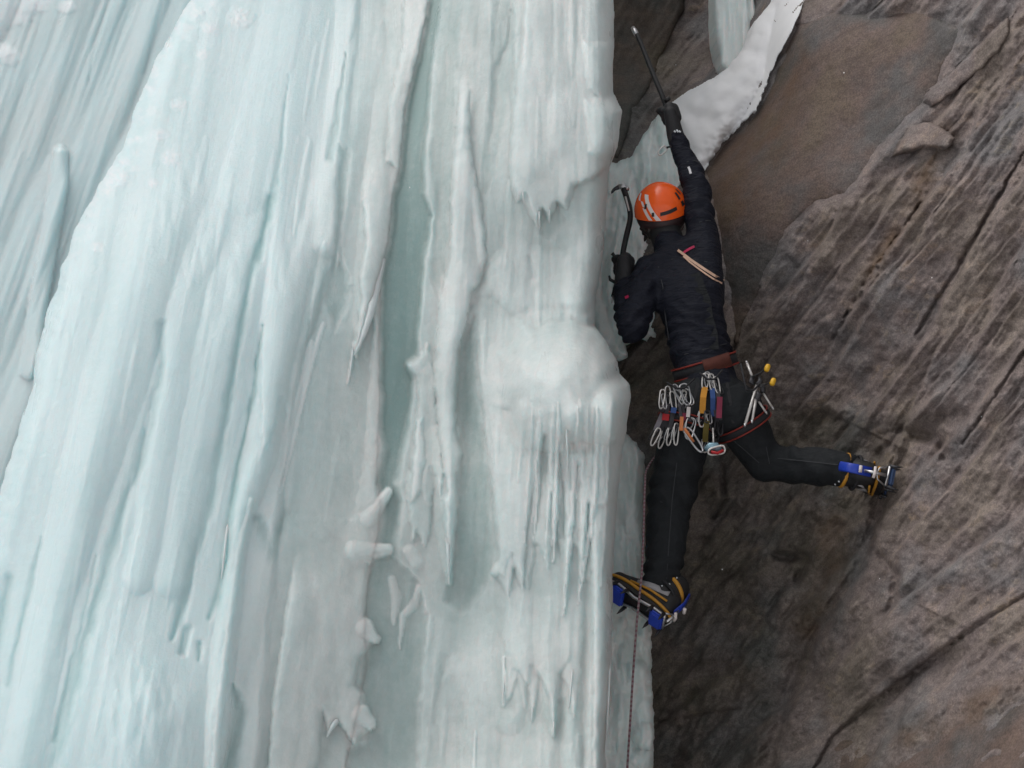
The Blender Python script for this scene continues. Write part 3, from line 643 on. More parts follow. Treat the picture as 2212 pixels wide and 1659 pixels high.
# far ice beyond the left crest
u, v = grid(-500, 560, -300, 1500, 4.0)
sf = u + 0.36 * (v - 400)
y = 8.1 - 0.0006 * (u - 100) - 0.07 * billow(sf / 120, v / 1200, 201, 1) - 0.022 * billow(sf / 45, v / 900, 202, 2) - 0.005 * billow(sf / 15, v / 250, 203, 2)
cl = 0.25 + 0.5 * fbm(sf / 50, v / 500, 205, 3); sn = np.zeros(u.shape)
for cu, cv, r in [(30, 25, 50), (70, 5, 40), (20, 122, 30), (0, 110, 30), (145, 15, 22), (-40, 60, 60)]:
    k = rnd(np.hypot(u - cu, (v - cv) * 1.5) / r * (1 + .25 * fbm(u / 14, v / 14, 9, 2))); y = y - 0.01 * k; sn = np.maximum(sn, k * .5)
T = stroke(u, v, [(130, 330, 16), (125, 400, 22), (110, 500, 20), (85, 640, 22), (60, 800, 20)]); y = y - 0.07 * rnd(T); cl = cl - 0.2 * rnd(T)
for pts, k in [([(235, 0, 3), (205, 90, 6), (190, 180, 3)], .07), ([(350, 0, 4), (335, 60, 7), (310, 160, 5)], .08), ([(130, 480, 6), (90, 620, 10), (50, 800, 8)], .05), ([(60, 350, 14), (10, 520, 18)], .05)]:
    T = soft(stroke(u, v, pts)); y = y + k * .12 * T; cl = cl + .22 * T
far = relief('ice_flow', u, v, y, M_ICE_F, None, None, {'clear': np.clip(cl, 0, 1), 'snow': sn, 'strand': sf / 475.0}, back=0.6, step=4.0, down=-1.9)
tag(far, 'far leaning ice flow behind the curtain in the upper left corner', 'ice')

# grey ice deep behind the climber: an upper and a lower sheet
def rear(name, poly, y0, seed, label, tilt=0.0, st=3.0, blobs=()):
    xs = [p[0] for p in poly]; ysx = [p[1] for p in poly]
    u, v = grid(min(xs) - 12, max(xs) + 12, min(ysx) - 12, max(ysx) + 12, st)
    sd = poly_sd(u, v, poly) + 4 * fbm(u / 14, v / 22, seed, 3)
    y = y0 + tilt * (v - min(ysx)) - 0.05 * billow(u / 60, v / 240, seed + 1, 2) - 0.02 * billow(u / 18, v / 90, seed + 2, 2) - 0.01 * fbm(u / 14, v / 18, seed + 3, 3) \
        + 0.10 * (1 - np.sqrt(np.clip(1 - np.clip(1 - sd / 26, 0, 1) ** 2, 0, 1)))
    for cu, cv, r in blobs:
        y = y - 0.0016 * r * rnd(np.hypot(u - cu, v - cv) / r)
    o = relief(name, u, v, y, M_ICE_R, sd, None, {'clear': np.clip(.45 + .5 * fbm(u / 30, v / 90, seed + 4, 3), 0, 1), 'snow': np.zeros(u.shape), 'strand': u / 475.0}, back=0.8, step=st)
    return tag(o, label, 'ice')
rear('ice_sheet', [(1230, 330), (1330, 352), (1365, 336), (1400, 275), (1440, 222), (1500, 250), (1540, 360), (1545, 480), (1500, 600), (1430, 700), (1418, 733), (1405, 728), (1398, 738), (1384, 730), (1362, 742), (1352, 745), (1356, 772), (1340, 778), (1290, 760), (1230, 700)],
     7.35, 301, 'shadowed grey green ice sheet behind the climber\'s head and left arm', 0.0002)
rear('ice_sheet', [(1250, 900), (1347, 930), (1372, 955), (1394, 988), (1391, 1106), (1398, 1250), (1407, 1350), (1408, 1480), (1413, 1540), (1412, 1659), (1414, 1900), (1250, 1900)],
     6.62, 311, 'shadowed grey green ice strip behind the climber\'s lower boot', -0.0001, blobs=[(1395, 1590, 30), (1385, 1640, 22), (1380, 1450, 24)])

# hanging ice at the top between the rocks
u, v = grid(1520, 1680, -240, 200, 3.0)
sd = poly_sd(u, v, [(1541, -260), (1543, 60), (1549, 100), (1556, 138), (1575, 170), (1600, 150), (1650, 60), (1628, 0), (1632, -260)]) + 2 * fbm(u / 14, v / 30, 5, 2)
y = 7.45 - 0.04 * billow(u / 22, v / 300, 321, 2) + 0.1 * (1 - np.sqrt(np.clip(1 - np.clip(1 - sd / 22, 0, 1) ** 2, 0, 1)))
tag(relief('hanging_ice', u, v, y, M_ICE_R, sd, None, {'clear': np.full(u.shape, .35), 'snow': np.zeros(u.shape), 'strand': u / 475.0}, back=0.25, step=3.0), 'smooth grey column of ice hanging at the top behind the snow ramp', 'ice')

# snow ramp
ramp_poly = [(1810, -260), (1738, 0), (1718, 50), (1700, 90), (1676, 130), (1660, 170), (1640, 225), (1600, 270), (1570, 300), (1545, 335), (1516, 375), (1490, 370), (1470, 320), (1440, 260), (1450, 222), (1480, 200), (1545, 165), (1572, 145), (1605, 105), (1632, 45), (1665, 5), (1700, -80), (1740, -260)]
u, v = grid(1420, 1820, -270, 400, 3.0)
sd = poly_sd(u, v, ramp_poly) + 3 * fbm(u / 30, v / 30, 401, 3) + 6 * fbm(u / 12, v / 12, 402, 3) * sstep(u + v, 1790, 1840)
pr, qr = bedcoord(u, v, 40)
y = RY(u, v) - 0.16 - 0.0 * u
y = 7.25 - 0.0011 * (u - 1480) - 0.04 * fbm(u / 70, v / 70, 403, 2) - 0.005 * billow(qr / 40, pr / 70, 404, 2) * sstep(v, 60, 200) + 0.14 * (1 - np.sqrt(np.clip(1 - np.clip(1 - sd / 40, 0, 1) ** 2, 0, 1)))
y = np.minimum(y, RY(u, v) - 0.085)
tag(relief('snow_ramp', u, v, y, M_SNOW, sd, None, None, back=0.5, step=3.0), 'curving ramp of grey white snow lying against the smooth slab', 'snow')


# ------------------------------------------------------------------ small ice pieces: knobs and hanging icicles as parts of the ice
def blob_mesh(name, r, seed, squash=(1, 1, 1)):
    bm = bmesh.new(); bmesh.ops.create_icosphere(bm, subdivisions=3, radius=1.0)
    co = np.array([v.co for v in bm.verts]); n = 0.42 * fbm(co[:, 0] * 1.3 + co[:, 2], co[:, 1] * 1.3 - co[:, 2] * .7, seed, 3)
    for v, k in zip(bm.verts, n):
        v.co = Vector((v.co.x * squash[0], v.co.y * squash[1], v.co.z * squash[2])) * (r * (1 + float(k)))
    for f in bm.faces: f.smooth = True
    me = bpy.data.meshes.new(name); bm.to_mesh(me); bm.free(); return me

def knob(u, v, r, parent, rot=0.0, sq=(1, .8, 1.2), out=0.4, seed=1, mat=None, ys=None):
    me = blob_mesh('ice_knob', r / 505.0, seed, sq); me.materials.append(mat or M_ICE_S)
    y = (ys or YI)(u, v)
    o = bpy.data.objects.new('ice_knob', me); o.location = P(u, v, y - r / 505.0 * out); o.rotation_euler = (0, rot, 0)
    return link(o, parent)

def tube(name, pts, radii, mat, parent=None, n=8, closed=False, flat=None, cap=True):
    """swept tube through world points; flat = (axis Vector, factor) squeezes the section"""
    pts = [Vector(p) for p in pts]; m = len(pts)
    if isinstance(radii, (int, float)): radii = [radii] * m
    vs = []; fs = []
    t0 = (pts[1] - pts[0]).normalized()
    ref = Vector((0, 0, 1)) if abs(t0.z) < 0.9 else Vector((0, 1, 0))
    nrm = (ref - t0 * ref.dot(t0)).normalized()
    for i in range(m):
        if closed: t = (pts[(i + 1) % m] - pts[i - 1]).normalized()
        elif i == 0: t = (pts[1] - pts[0]).normalized()
        elif i == m - 1: t = (pts[-1] - pts[-2]).normalized()
        else: t = (pts[i + 1] - pts[i - 1]).normalized()
        nrm = nrm - t * nrm.dot(t)
        nrm = nrm.normalized() if nrm.length > 1e-6 else t.orthogonal().normalized()
        bn = t.cross(nrm)
        for k in range(n):
            a = 2 * math.pi * k / n
            off = (nrm * math.cos(a) + bn * math.sin(a)) * radii[i]
            if flat: off = off - flat[0] * off.dot(flat[0]) * (1 - flat[1])
            vs.append(pts[i] + off)
    rng = m if closed else m - 1
    for i in range(rng):
        j = (i + 1) % m
        for k in range(n):
            l = (k + 1) % n
            fs.append((i * n + k, i * n + l, j * n + l, j * n + k))
    if cap and not closed:
        fs.append(tuple(range(n - 1, -1, -1))); fs.append(tuple((m - 1) * n + k for k in range(n)))
    me = bpy.data.meshes.new(name); me.from_pydata([tuple(v) for v in vs], [], fs); me.update()
    for p in me.polygons: p.use_smooth = True
    me.materials.append(mat)
    return link(bpy.data.objects.new(name, me), parent)

def smooth_path(pts, k=5):
    """Catmull-Rom through tuples"""
    out = []; n = len(pts)
    P_ = [np.array(p, float) for p in pts]
    for i in range(n - 1):
        p0 = P_[max(i - 1, 0)]; p1 = P_[i]; p2 = P_[i + 1]; p3 = P_[min(i + 2, n - 1)]
        for j in range(k):
            t = j / k
            out.append(0.5 * ((2 * p1) + (-p0 + p2) * t + (2 * p0 - 5 * p1 + 4 * p2 - p3) * t * t + (-p0 + 3 * p1 - 3 * p2 + p3) * t ** 3))
    out.append(P_[-1]); return out

def icicle(pts, parent, out=0.012, seed=0, mat=None):
    """pts (u, v, width px); hangs just off the ice surface"""
    sp = smooth_path(pts, 5); rr = random.Random(seed)
    w_ = [P(p[0] + rr.uniform(-.8, .8), p[1], YI(p[0], p[1]) - out) for p in sp]
    ymin = [min(q.y for q in w_[max(0, i - 2):i + 3]) for i in range(len(w_))]
    w_ = [P(p[0], p[1], y + 0.07 * max(0, 1 - 2.0 * i / len(sp))) for i, (p, y) in enumerate(zip(sp, ymin))]
    return tube('icicle', w_, [max(p[2], .8) / 505.0 * rr.uniform(.9, 1.1) for p in sp], mat or M_ICE_S, parent, n=8)

for i, pts in enumerate([[(822, 560, 12), (812, 620, 11), (796, 690, 8), (776, 745, 4), (764, 768, 1)], [(770, 690, 5), (764, 740, 3), (757, 800, 2), (752, 828, 1)], 
                         
                         [(498, 1090, 3), (490, 1150, 3), (482, 1220, 2), (478, 1250, 1)], [(742, 1540, 6), (728, 1555, 6), (712, 1580, 3), (706, 1592, 1)]]):
    icicle(pts, ice_l, 0.008, i)
for i, pts in enumerate([[(1165, 430, 7), (1165, 470, 4), (1165, 498, 1)], [(1187, 420, 6), (1187, 462, 3), (1187, 484, 1)], [(1128, 380, 7), (1130, 420, 4), (1131, 442, 1)],
                         [(966, 1120, 12), (968, 1190, 8), (970, 1262, 1)], [(1195, 1500, 7), (1196, 1560, 4), (1195, 1592, 1)], [(1152, 1470, 6), (1150, 1530, 4), (1148, 1560, 1)], [(1090, 1420, 6), (1088, 1480, 4), (1087, 1520, 1)],
                         [(1240, 1330, 6), (1238, 1420, 5), (1232, 1500, 3), (1228, 1530, 1)], [(1320, 1340, 4), (1318, 1430, 5), (1312, 1560, 4), (1306, 1640, 1)], [(1222, 900, 5), (1226, 980, 4), (1224, 1040, 1)]]):
    icicle([(a_, b_, c_ * .5) for a_, b_, c_ in pts], ice_p, 0.002, 40 + i)

# ------------------------------------------------------------------ climber materials
def plain(name, col, rough=0.6, metal=0.0, bscale=0, bstr=0.2, var=0.25, spec=0.5):
    m, t, b = newmat(name); v = mapping(t)
    n = noise(t, v, 30, 4)
    t.links.new(mix(t, math_(t, 'MULTIPLY', n, 1.0), tuple(c * (1 - var) for c in col), tuple(c * (1 + var) for c in col)), b.inputs['Base Color'])
    b.inputs['Roughness'].default_value = rough; b.inputs['Metallic'].default_value = metal; b.inputs['Specular IOR Level'].default_value = spec
    if bscale: bump(t, b, noise(t, v, bscale, 4, 0.6), bstr, 0.01)
    return m
def fabric(name, col, rough=0.7, wr=(1, 1, 3.2), sc=14, st=0.8):
    m, t, b = newmat(name); v = mapping(t); vw = mapping(t, wr, (0, .25, 0))
    n = noise(t, vw, sc, 3, 0.5, 0.8)
    t.links.new(mix(t, n, tuple(c * .7 for c in col), tuple(c * 1.35 for c in col)), b.inputs['Base Color'])
    b.inputs['Roughness'].default_value = rough; b.inputs['Specular IOR Level'].default_value = 0.22
    bump(t, b, math_(t, 'ADD', n, math_(t, 'MULTIPLY', noise(t, v, 160, 2), 0.08)), st, 0.02)
    return m
M_JACK = fabric('jacket_fabric', (0.0075, 0.009, 0.0165)); M_TROU = fabric('trouser_fabric', (0.014, 0.0162, 0.0185), 0.75, (1, 1, 1.4), 12, 0.7)
M_SKIN = plain('skin', (0.45, 0.27, 0.2), .5, var=.08); M_HAIR = plain('hair', (0.014, 0.010, 0.008), .5, bscale=80, bstr=.6)
M_ORANGE = plain('helmet_orange', (0.90, 0.115, 0.012), .2, var=.05); M_BAND = plain('helmet_band', (0.028, 0.012, 0.013), .55); M_STRIPE = plain('helmet_stripe', (0.75, 0.68, 0.66), .45, var=.05)
M_BLACK = plain('black_rubber', (0.012, 0.012, 0.013), .6); M_GLOVE = plain('glove_leather', (0.013, 0.013, 0.015), .65, bscale=60, bstr=.4)
M_STEEL = plain('bright_steel', (0.55, 0.55, 0.56), .35, 1.0); M_ALU = plain('grey_alloy', (0.62, 0.60, 0.58), .42, 0.6); M_DARKST = plain('dark_steel', (0.06, 0.06, 0.065), .45, .8)
M_YEL = plain('boot_yellow', (0.50, 0.24, 0.025), .55); M_YEL2 = plain('screw_yellow', (0.75, 0.42, 0.02), .45); M_BLUE = plain('plate_blue', (0.015, 0.05, 0.42), .4); M_BLUE2 = plain('spike_blue', (0.02, 0.05, 0.13), .45)
M_RED = plain('harness_red', (0.21, 0.018, 0.010), .7); M_DRED = plain('harness_pad', (0.085, 0.02, 0.012), .8, bscale=90); M_WEB = plain('black_webbing', (0.014, 0.014, 0.017), .8)
M_S = {'yellow': plain('sling_yellow', (0.55, 0.24, 0.02), .7), 'blue': plain('sling_blue', (0.02, 0.06, 0.2), .7), 'maroon': plain('sling_maroon', (0.16, 0.008, 0.035), .7), 'red': plain('sling_red', (0.42, 0.012, 0.018), .6), 'dark': plain('sling_dark', (0.035, 0.033, 0.04), .7),
       'olive': plain('sling_olive', (0.12, 0.09, 0.012), .7), 'grey': plain('sling_grey', (0.16, 0.15, 0.17), .7), 'orange': plain('sling_orange', (0.5, 0.16, 0.05), .7), 'white': plain('sling_white', (0.5, 0.46, 0.45), .7)}
M_TAN = plain('sling_tan', (0.55, 0.36, 0.26), .7); M_PINK = plain('pink_trim', (0.42, 0.01, 0.07), .6); M_LOGO = plain('logo_white', (0.6, 0.6, 0.62), .6)
M_FROST = plain('frost', (0.6, 0.64, 0.67), .8)
def rope_material():
    m, t, b = newmat('rope'); tc = t.nodes.new('ShaderNodeTexCoord'); wv = t.nodes.new('ShaderNodeTexWave')
    wv.bands_direction = 'Z'; wv.inputs['Scale'].default_value = 16; wv.inputs['Distortion'].default_value = 3
    t.links.new(tc.outputs['Object'], wv.inputs['Vector'])
    t.links.new(ramp(t, wv.outputs['Fac'], [(0.35, (0.26, 0.21, 0.22)), (0.75, (0.17, 0.07, 0.09))]), b.inputs['Base Color']); b.inputs['Roughness'].default_value = .8
    return m
M_ROPE = rope_material()

YC = 6.35
def C(u, v, dy=0.0): return P(u, v, YC + dy)
PX = 1 / 475.0

# ------------------------------------------------------------------ body building
def capsules_mesh(parts, voxel, smooth=4, wrinkle=None):
    """parts: (p0, r0, p1, r1) tapered capsules or (centre, (rx, ry, rz), rotation) ellipsoids, fused into one continuous surface"""
    bm = bmesh.new()
    for pt in parts:
        if len(pt) == 4:
            p0, r0, p1, r1 = pt
            ax = p1 - p0; L = max(ax.length, 1e-4); z = ax.normalized(); x = z.orthogonal().normalized(); y = z.cross(x)
            rings = []; n = 20
            prof = [(-r0 * math.cos(a), r0 * math.sin(a)) for a in (0.0, .5, 1.0, 1.57)] + [(L * k / 4, r0 + (r1 - r0) * k / 4) for k in (1, 2, 3)] + [(L + r1 * math.cos(a), r1 * math.sin(a)) for a in (1.57, 1.0, .5, 0.0)]
            for (h_, r_) in prof:
                if r_ < 1e-6: rings.append([bm.verts.new(p0 + z * h_)])
                else: rings.append([bm.verts.new(p0 + z * h_ + (x * math.cos(2 * math.pi * k / n) + y * math.sin(2 * math.pi * k / n)) * r_) for k in range(n)])
            for A_, B_ in zip(rings[:-1], rings[1:]):
                for k in range(n):
                    l = (k + 1) % n
                    if len(A_) == 1: bm.faces.new((A_[0], B_[l], B_[k]))
                    elif len(B_) == 1: bm.faces.new((A_[k], A_[l], B_[0]))
                    else: bm.faces.new((A_[k], A_[l], B_[l], B_[k]))
        else:
            c, r, rot = pt
            bmesh.ops.create_uvsphere(bm, u_segments=24, v_segments=14, radius=1.0, matrix=Matrix.Translation(c) @ rot.to_4x4() @ Matrix.Diagonal((*r, 1)))
    bmesh.ops.recalc_face_normals(bm, faces=bm.faces)
    me = bpy.data.meshes.new('tmp'); bm.to_mesh(me); bm.free()
    o = bpy.data.objects.new('tmp', me); COL.objects.link(o)
    md = o.modifiers.new('r', 'REMESH'); md.mode = 'VOXEL'; md.voxel_size = voxel; md.use_smooth_shade = True
    if smooth:
        sm_ = o.modifiers.new('s', 'SMOOTH'); sm_.factor = 0.5; sm_.iterations = smooth
    dg = bpy.context.evaluated_depsgraph_get()
    out = bpy.data.meshes.new_from_object(o.evaluated_get(dg))
    bpy.data.objects.remove(o); bpy.data.meshes.remove(me)
    if wrinkle:
        n = len(out.vertices); co = np.zeros(n * 3, np.float32); no = np.zeros(n * 3, np.float32)
        out.vertices.foreach_get('co', co); out.vertices.foreach_get('normal', no)
        co = co.reshape(-1, 3); no = no.reshape(-1, 3)
        co = co + no * wrinkle(co)[:, None]
        out.vertices.foreach_set('co', co.ravel()); out.update()
    for p in out.polygons: p.use_smooth = True
    return out

def part(name, me, mat, parent):
    me.name = name; me.materials.clear(); me.materials.append(mat)
    return link(bpy.data.objects.new(name, me), parent)

def frame(up, toward):
    """rotation whose local Z is up and local Y close to toward"""
    z = up.normalized(); y = (toward - z * toward.dot(z)).normalized(); x = y.cross(z)
    return Matrix((x, y, z)).transposed()

person = bpy.data.objects.new('person', None); person.location = (0, 0, 0); COL.objects.link(person)
tag(person, 'person in dark jacket and trousers with orange helmet, bridging between ice and rock', 'person')

CU = Vector((0, -ST, CT)); CF = Vector((0, CT, ST)); CXV = Vector((1, 0, 0))
pel = C(1538, 850, .02); waist = C(1516, 772, .03); chest = C(1490, 645, .03); neck = C(1452, 548, .07); head = C(1430, 462, .10)
ls, le, lw, lh = C(1404, 588, .05), C(1364, 708, -.03), C(1348, 612, .09), C(1343, 578, .12)
rs, re_, rw, rh = C(1520, 528, .05), C(1501, 398, .02), C(1459, 292, 0), C(1445, 252, -.01)
lhip, lk, la = C(1490, 885, .02), C(1450, 1075, .10), C(1426, 1262, .01)
rhip, rk, ra = C(1588, 888, .02), C(1652, 1000, .14), C(1818, 1012, .0)
tor = frame(neck - pel, -CF)

def body_parts(k, hd=True):
    p = [(pel, .135 * k, waist, .136 * k), (waist, .138 * k, chest, .146 * k), (chest + tor @ Vector((-.045, 0, 0)), .125 * k, chest + tor @ Vector((.05, 0, 0)), .125 * k),
         (chest, .14 * k, neck + tor @ Vector((0, 0, -.05)), .09 * k), (ls, .075 * k, rs, .08 * k), (ls, .075 * k, chest + tor @ Vector((.04, 0, .02)), .12 * k), (rs, .085 * k, chest + tor @ Vector((-.05, 0, .0)), .12 * k)]
    arms = [(ls, .084 * k, le, .078 * k), (le, .078 * k, lw, .050 * k), (rs, .082 * k, re_, .068 * k), (re_, .068 * k, rw, .043 * k)]
    legs = [(lhip, .125 * k, lk, .108 * k), (lk, .106 * k, la, .080 * k), (rhip, .125 * k, rk, .092 * k), (rk, .092 * k, ra, .078 * k), (lhip, .13 * k, rhip, .13 * k), (pel, .13 * k, rhip, .13 * k), (pel, .125 * k, lhip, .125 * k)]
    return p, arms, legs
p, a, l = body_parts(.72)
hd = [(neck, .058, head, .062), (head + CU * .02, (.076, .095, .105), frame(CU, CF)), (head + CF * .075 - CU * .055, (.05, .045, .05), Matrix.Identity(3)), (head + CF * .108 - CU * .012, .011, head + CF * .118 - CU * .03, .014)]
hd += [(head + CXV * sx * .078 - CU * .01, (.010, .022, .032), Matrix.Identity(3)) for sx in (-1, 1)]
part('body', capsules_mesh(p + a + l + hd + [(la, .05, C(1395, 1290, .03), .045), (ra, .05, C(1872, 1020, .03), .045), (lw, .026, lh, .02), (rw, .026, rh, .02)], .012, 3), M_SKIN, person)
for sx in (-1, 1):
    part('eye', blob_mesh('eye', .011, 3), M_STRIPE, person).location = head + CF * .094 + CXV * sx * .032 + CU * .012

def wr_j(co):
    x, y, z = co[:, 0], co[:, 1], co[:, 2]
    tz = (z - waist.z)
    low = np.exp(-((tz - .08) / .16) ** 2)
    n = .009 * low * np.sin(tz * 105 + 4 * fbm(x * 5, z * 4, 5, 2) * 2 + x * 12) * (0.6 + .4 * fbm(x * 9, z * 6, 4, 2))
    arm = sstep(z - rs.z, -.02, .1)
    n = n + arm * .004 * np.sin((z + .55 * x) * 62 + 5 * fbm(x * 8, z * 8, 7, 2))
    la_ = sstep(ls.x + .035 - x, -.02, .05)
    n = n + la_ * .005 * np.sin((z - .8 * x) * 75 + 5 * fbm(x * 8, z * 8, 8, 2))
    return n + .010 * fbm(x * 9 + y * 5, z * 9, 9, 3) - .007 * np.abs(fbm(x * 10 + z * 7, z * 10 - x * 6, 39, 2))
p, a, l = body_parts(1.0)
collar = [(neck + tor @ Vector((0, 0, -.03)), .09, C(1446, 528, .065), .078)]
jac = part('jacket', capsules_mesh(p[:1] + p[1:] + a + collar, .010, 5, wr_j), M_JACK, person)
def wr_t(co):
    x, y, z = co[:, 0], co[:, 1], co[:, 2]
    kn = np.exp(-((z - lk.z) / .12) ** 2) * (x < lk.x + .2)
    an = np.exp(-((z - la.z - .06) / .07) ** 2)
    n = .008 * kn * np.sin((z + .4 * x) * 60 + 5 * fbm(x * 6, z * 6, 3, 2)) + .008 * an * np.sin(z * 80 + 4 * fbm(x * 7, z * 5, 3, 2))
    rl = sstep(x - rk.x, -.1, .1)
    n = n + rl * .004 * np.sin((x + .5 * z) * 55 + 5 * fbm(x * 6, z * 6, 13, 2))
    return n + .010 * fbm(x * 6, z * 4 + y * 4, 19, 3) - .006 * np.abs(fbm(x * 9 + z * 6, z * 9 - x * 5, 29, 2))
trou = part('trousers', capsules_mesh(l + [(pel, .13, waist, .118), (la, .08, la + CU * -.012, .084), (ra, .078, ra + CXV * .015, .082)], .011, 5, wr_t), M_TROU, person)

# gloves with five fingers closed on the shafts
def glove(centre, axis, palm, wrist, name='glove', k=1.0):
    """axis: along the shaft towards the index finger; palm: from shaft to back of hand"""
    ax = axis.normalized(); pm = (palm - ax * palm.dot(ax)).normalized(); sd = ax.cross(pm)
    parts = []
    kn = centre + pm * .038
    parts += [(kn + ax * .030 - sd * .012, .022 * k, kn - ax * .030 - sd * .010, .020 * k), (kn + ax * .026 + sd * .012, .020 * k, kn - ax * .028 + sd * .012, .019 * k),
              (kn - ax * .0 - sd * .02, .026 * k, wrist, .034 * k)]
    for i, (o_, ln) in enumerate(zip((.034, .012, -.010, -.031), (1.0, 1.08, 1.02, .85))):
        R = .034; prev = None
        for j in range(6):
            an = math.radians(20 + 48 * j * ln)
            q = centre + ax * (o_ + .002 * j) + (pm * math.cos(an) + sd * math.sin(an)) * (R - .0015 * j)
            r_ = (.0135 - .0006 * j) * k
            if prev is not None: parts.append((prev[0], prev[1], q, r_))
            prev = (q, r_)
    prev = None
    for j in range(4):
        an = math.radians(-35 - 42 * j); q = centre + ax * (.022 + .010 * j) + (pm * math.cos(an) + sd * math.sin(an)) * .036
        if prev is not None: parts.append((prev, .0145 * k, q, .0135 * k))
        prev = q
    parts.append((wrist, .042, wrist + (wrist - centre).normalized() * .035, .046))
    g = part(name, capsules_mesh(parts, .0055, 2), M_GLOVE, person)
    return g
axL = (C(1349, 520, .15) - C(1340, 600, .12)).normalized(); axR = (C(1432, 205, -.03) - C(1452, 262, -.01)).normalized()
glL = glove(lh, axL, -CF + CXV * .6, lw, k=1.4); glR = glove(rh, axR, -CF + CXV * .7, rw, k=1.25)
for g_, c_, s_ in ((glL, lw, -1), (glR, rw, 1)):
    for q in range(3):
        tube('frost_patch', [c_ - CF * .052 + CXV * (.012 * (q - 1)) + CU * (.012 + .006 * (q % 2)), c_ - CF * .054 + CXV * (.012 * (q - 1) + .008) + CU * .006], .0045, M_FROST, g_, n=6)
tube('cuff', [rw + (rw - rh).normalized() * .012 - CF * .012 - CXV * .012, rw + (rw - rh).normalized() * .012 - CF * .036 + CXV * .012], .018, plain('cuff_orange', (.22, .06, .03), .7), person, n=8)

# hair under the helmet
hr = []
rg = random.Random(8)
for i in range(46):
    an = rg.uniform(-2.6, 1.2); el = rg.uniform(-.9, -.3)
    d = Vector((math.sin(an), -math.cos(an), 0))
    c0 = head + CXV * d.x * .085 - CF * (-d.y) * .088 + CU * (el * .10 - .005)
    hr.append((c0, .016, c0 - CU * rg.uniform(.012, .045) + CXV * rg.uniform(-.022, .012), .007))
hr.append((head - CU * .03 - CF * .02, (.085, .09, .085), frame(CU, CF))); hr.append((head - CU * .105 - CF * .075 + CXV * .022, (.066, .042, .055), frame(CU, CF)))
part('hair', capsules_mesh(hr, .006, 1), M_HAIR, person)

part('neck_gaiter', capsules_mesh([(neck, .074, head - CU * .05 - CF * .012, .080)], .008, 3), M_BLACK, person)

# helmet
hc = C(1428, 455, .085); hz = (CU * .90 - CF * .42 - CXV * .13).normalized(); HF = frame(hz, -CF); HM = Matrix.Translation(hc) @ HF.to_4x4()
HR = (.128, .144, .140)     # local x, y (towards the viewer = back of the head), z
def hpt(az, el, off=0.0, z0=0.0):
    """az 0 = back of the helmet, +90 right; el from rim to crown"""
    a_ = math.radians(az); e = math.radians(el)
    r = 1.0 + 0.02 * math.cos(4 * a_)
    n = Vector((-math.sin(a_) * math.cos(e) * HR[0] * r, math.cos(a_) * math.cos(e) * HR[1] * r, math.sin(e) * HR[2]))
    nn = Vector((n.x / HR[0] ** 2, n.y / HR[1] ** 2, n.z / HR[2] ** 2)).normalized()
    return n + nn * off + Vector((0, 0, z0))
def hgrid(name, azs, els, off, mat, parent, thick=0.0):
    vs = []; na, ne = len(azs), len(els)
    for o_ in ([off, off - thick] if thick else [off]):
        for e in els:
            for a_ in azs:
                e_ = e(a_) if callable(e) else e
                vs.append(tuple(HM @ hpt(a_, e_, o_)))
    fs = []
    for s_ in range(2 if thick else 1):
        b_ = s_ * na * ne
        for i in range(ne - 1):
            for j in range(na - 1):
                q = (b_ + i * na + j, b_ + i * na + j + 1, b_ + (i + 1) * na + j + 1, b_ + (i + 1) * na + j)
                fs.append(q if s_ == 0 else q[::-1])
    if thick:
        per = [j for j in range(na)] + [i * na + na - 1 for i in range(1, ne)] + [(ne - 1) * na + j for j in range(na - 2, -1, -1)] + [i * na for i in range(ne - 2, 0, -1)]
        for i in range(len(per)):
            a_, b_ = per[i], per[(i + 1) % len(per)]
            fs.append((b_, a_, a_ + na * ne, b_ + na * ne))
    me = bpy.data.meshes.new(name); me.from_pydata(vs, [], fs); me.update()
    bm = bmesh.new(); bm.from_mesh(me); bmesh.ops.remove_doubles(bm, verts=bm.verts, dist=1e-5); bmesh.ops.recalc_face_normals(bm, faces=bm.faces); bm.to_mesh(me); bm.free()
    for p_ in me.polygons: p_.use_smooth = True
    me.materials.append(mat)
    return link(bpy.data.objects.new(name, me), parent)
azs = list(np.linspace(-180, 180, 49))
rim = lambda a_: -6 + 5 * math.cos(math.radians(a_))
helm = hgrid('helmet', azs, [rim] + list(np.linspace(8, 88, 14)) + [90], 0.0, M_ORANGE, person)
hgrid('helmet_rim', azs, [lambda a_: -42 - 8 * math.cos(math.radians(a_)), -30, -18, lambda a_: rim(a_) + 2], -0.004, M_BAND, helm, .008)
tube('rim_cord', [HM @ hpt(a_, -40 - 7 * math.cos(math.radians(a_)), .002) for a_ in np.linspace(-95, 95, 24)], .0028, plain('cord_dark_red', (.10, .012, .02), .6), helm, n=6)
def strip(name, az0, az1, wd, e0, e1, mat, off=.0022, k=12):
    """a narrow band running over the shell from one azimuth at the rim to another near the crown"""
    vs = []
    for i in range(k + 1):
        t_ = i / k; e = e0 + (e1 - e0) * t_; a_ = az0 + (az1 - az0) * t_; w_ = wd / max(math.cos(math.radians(e)), .15)
        for q in (-.5, 0, .5): vs.append(tuple(HM @ hpt(a_ + q * w_, e, off)))
    fs = [(3 * i + j, 3 * i + j + 1, 3 * i + j + 4, 3 * i + j + 3) for i in range(k) for j in (0, 1)]
    me = bpy.data.meshes.new(name); me.from_pydata(vs, [], fs); me.update(); me.materials.append(mat)
    return link(bpy.data.objects.new(name, me), helm)
strip('stripe', -14, -56, 11.0, 0, 50, M_STRIPE); strip('stripe', -32, -50, 9.0, 0, 22, M_STRIPE); strip('stripe', -50, -62, 7.0, 24, 34, M_STRIPE); strip('stripe', -72, -86, 7.0, 34, 48, M_STRIPE)
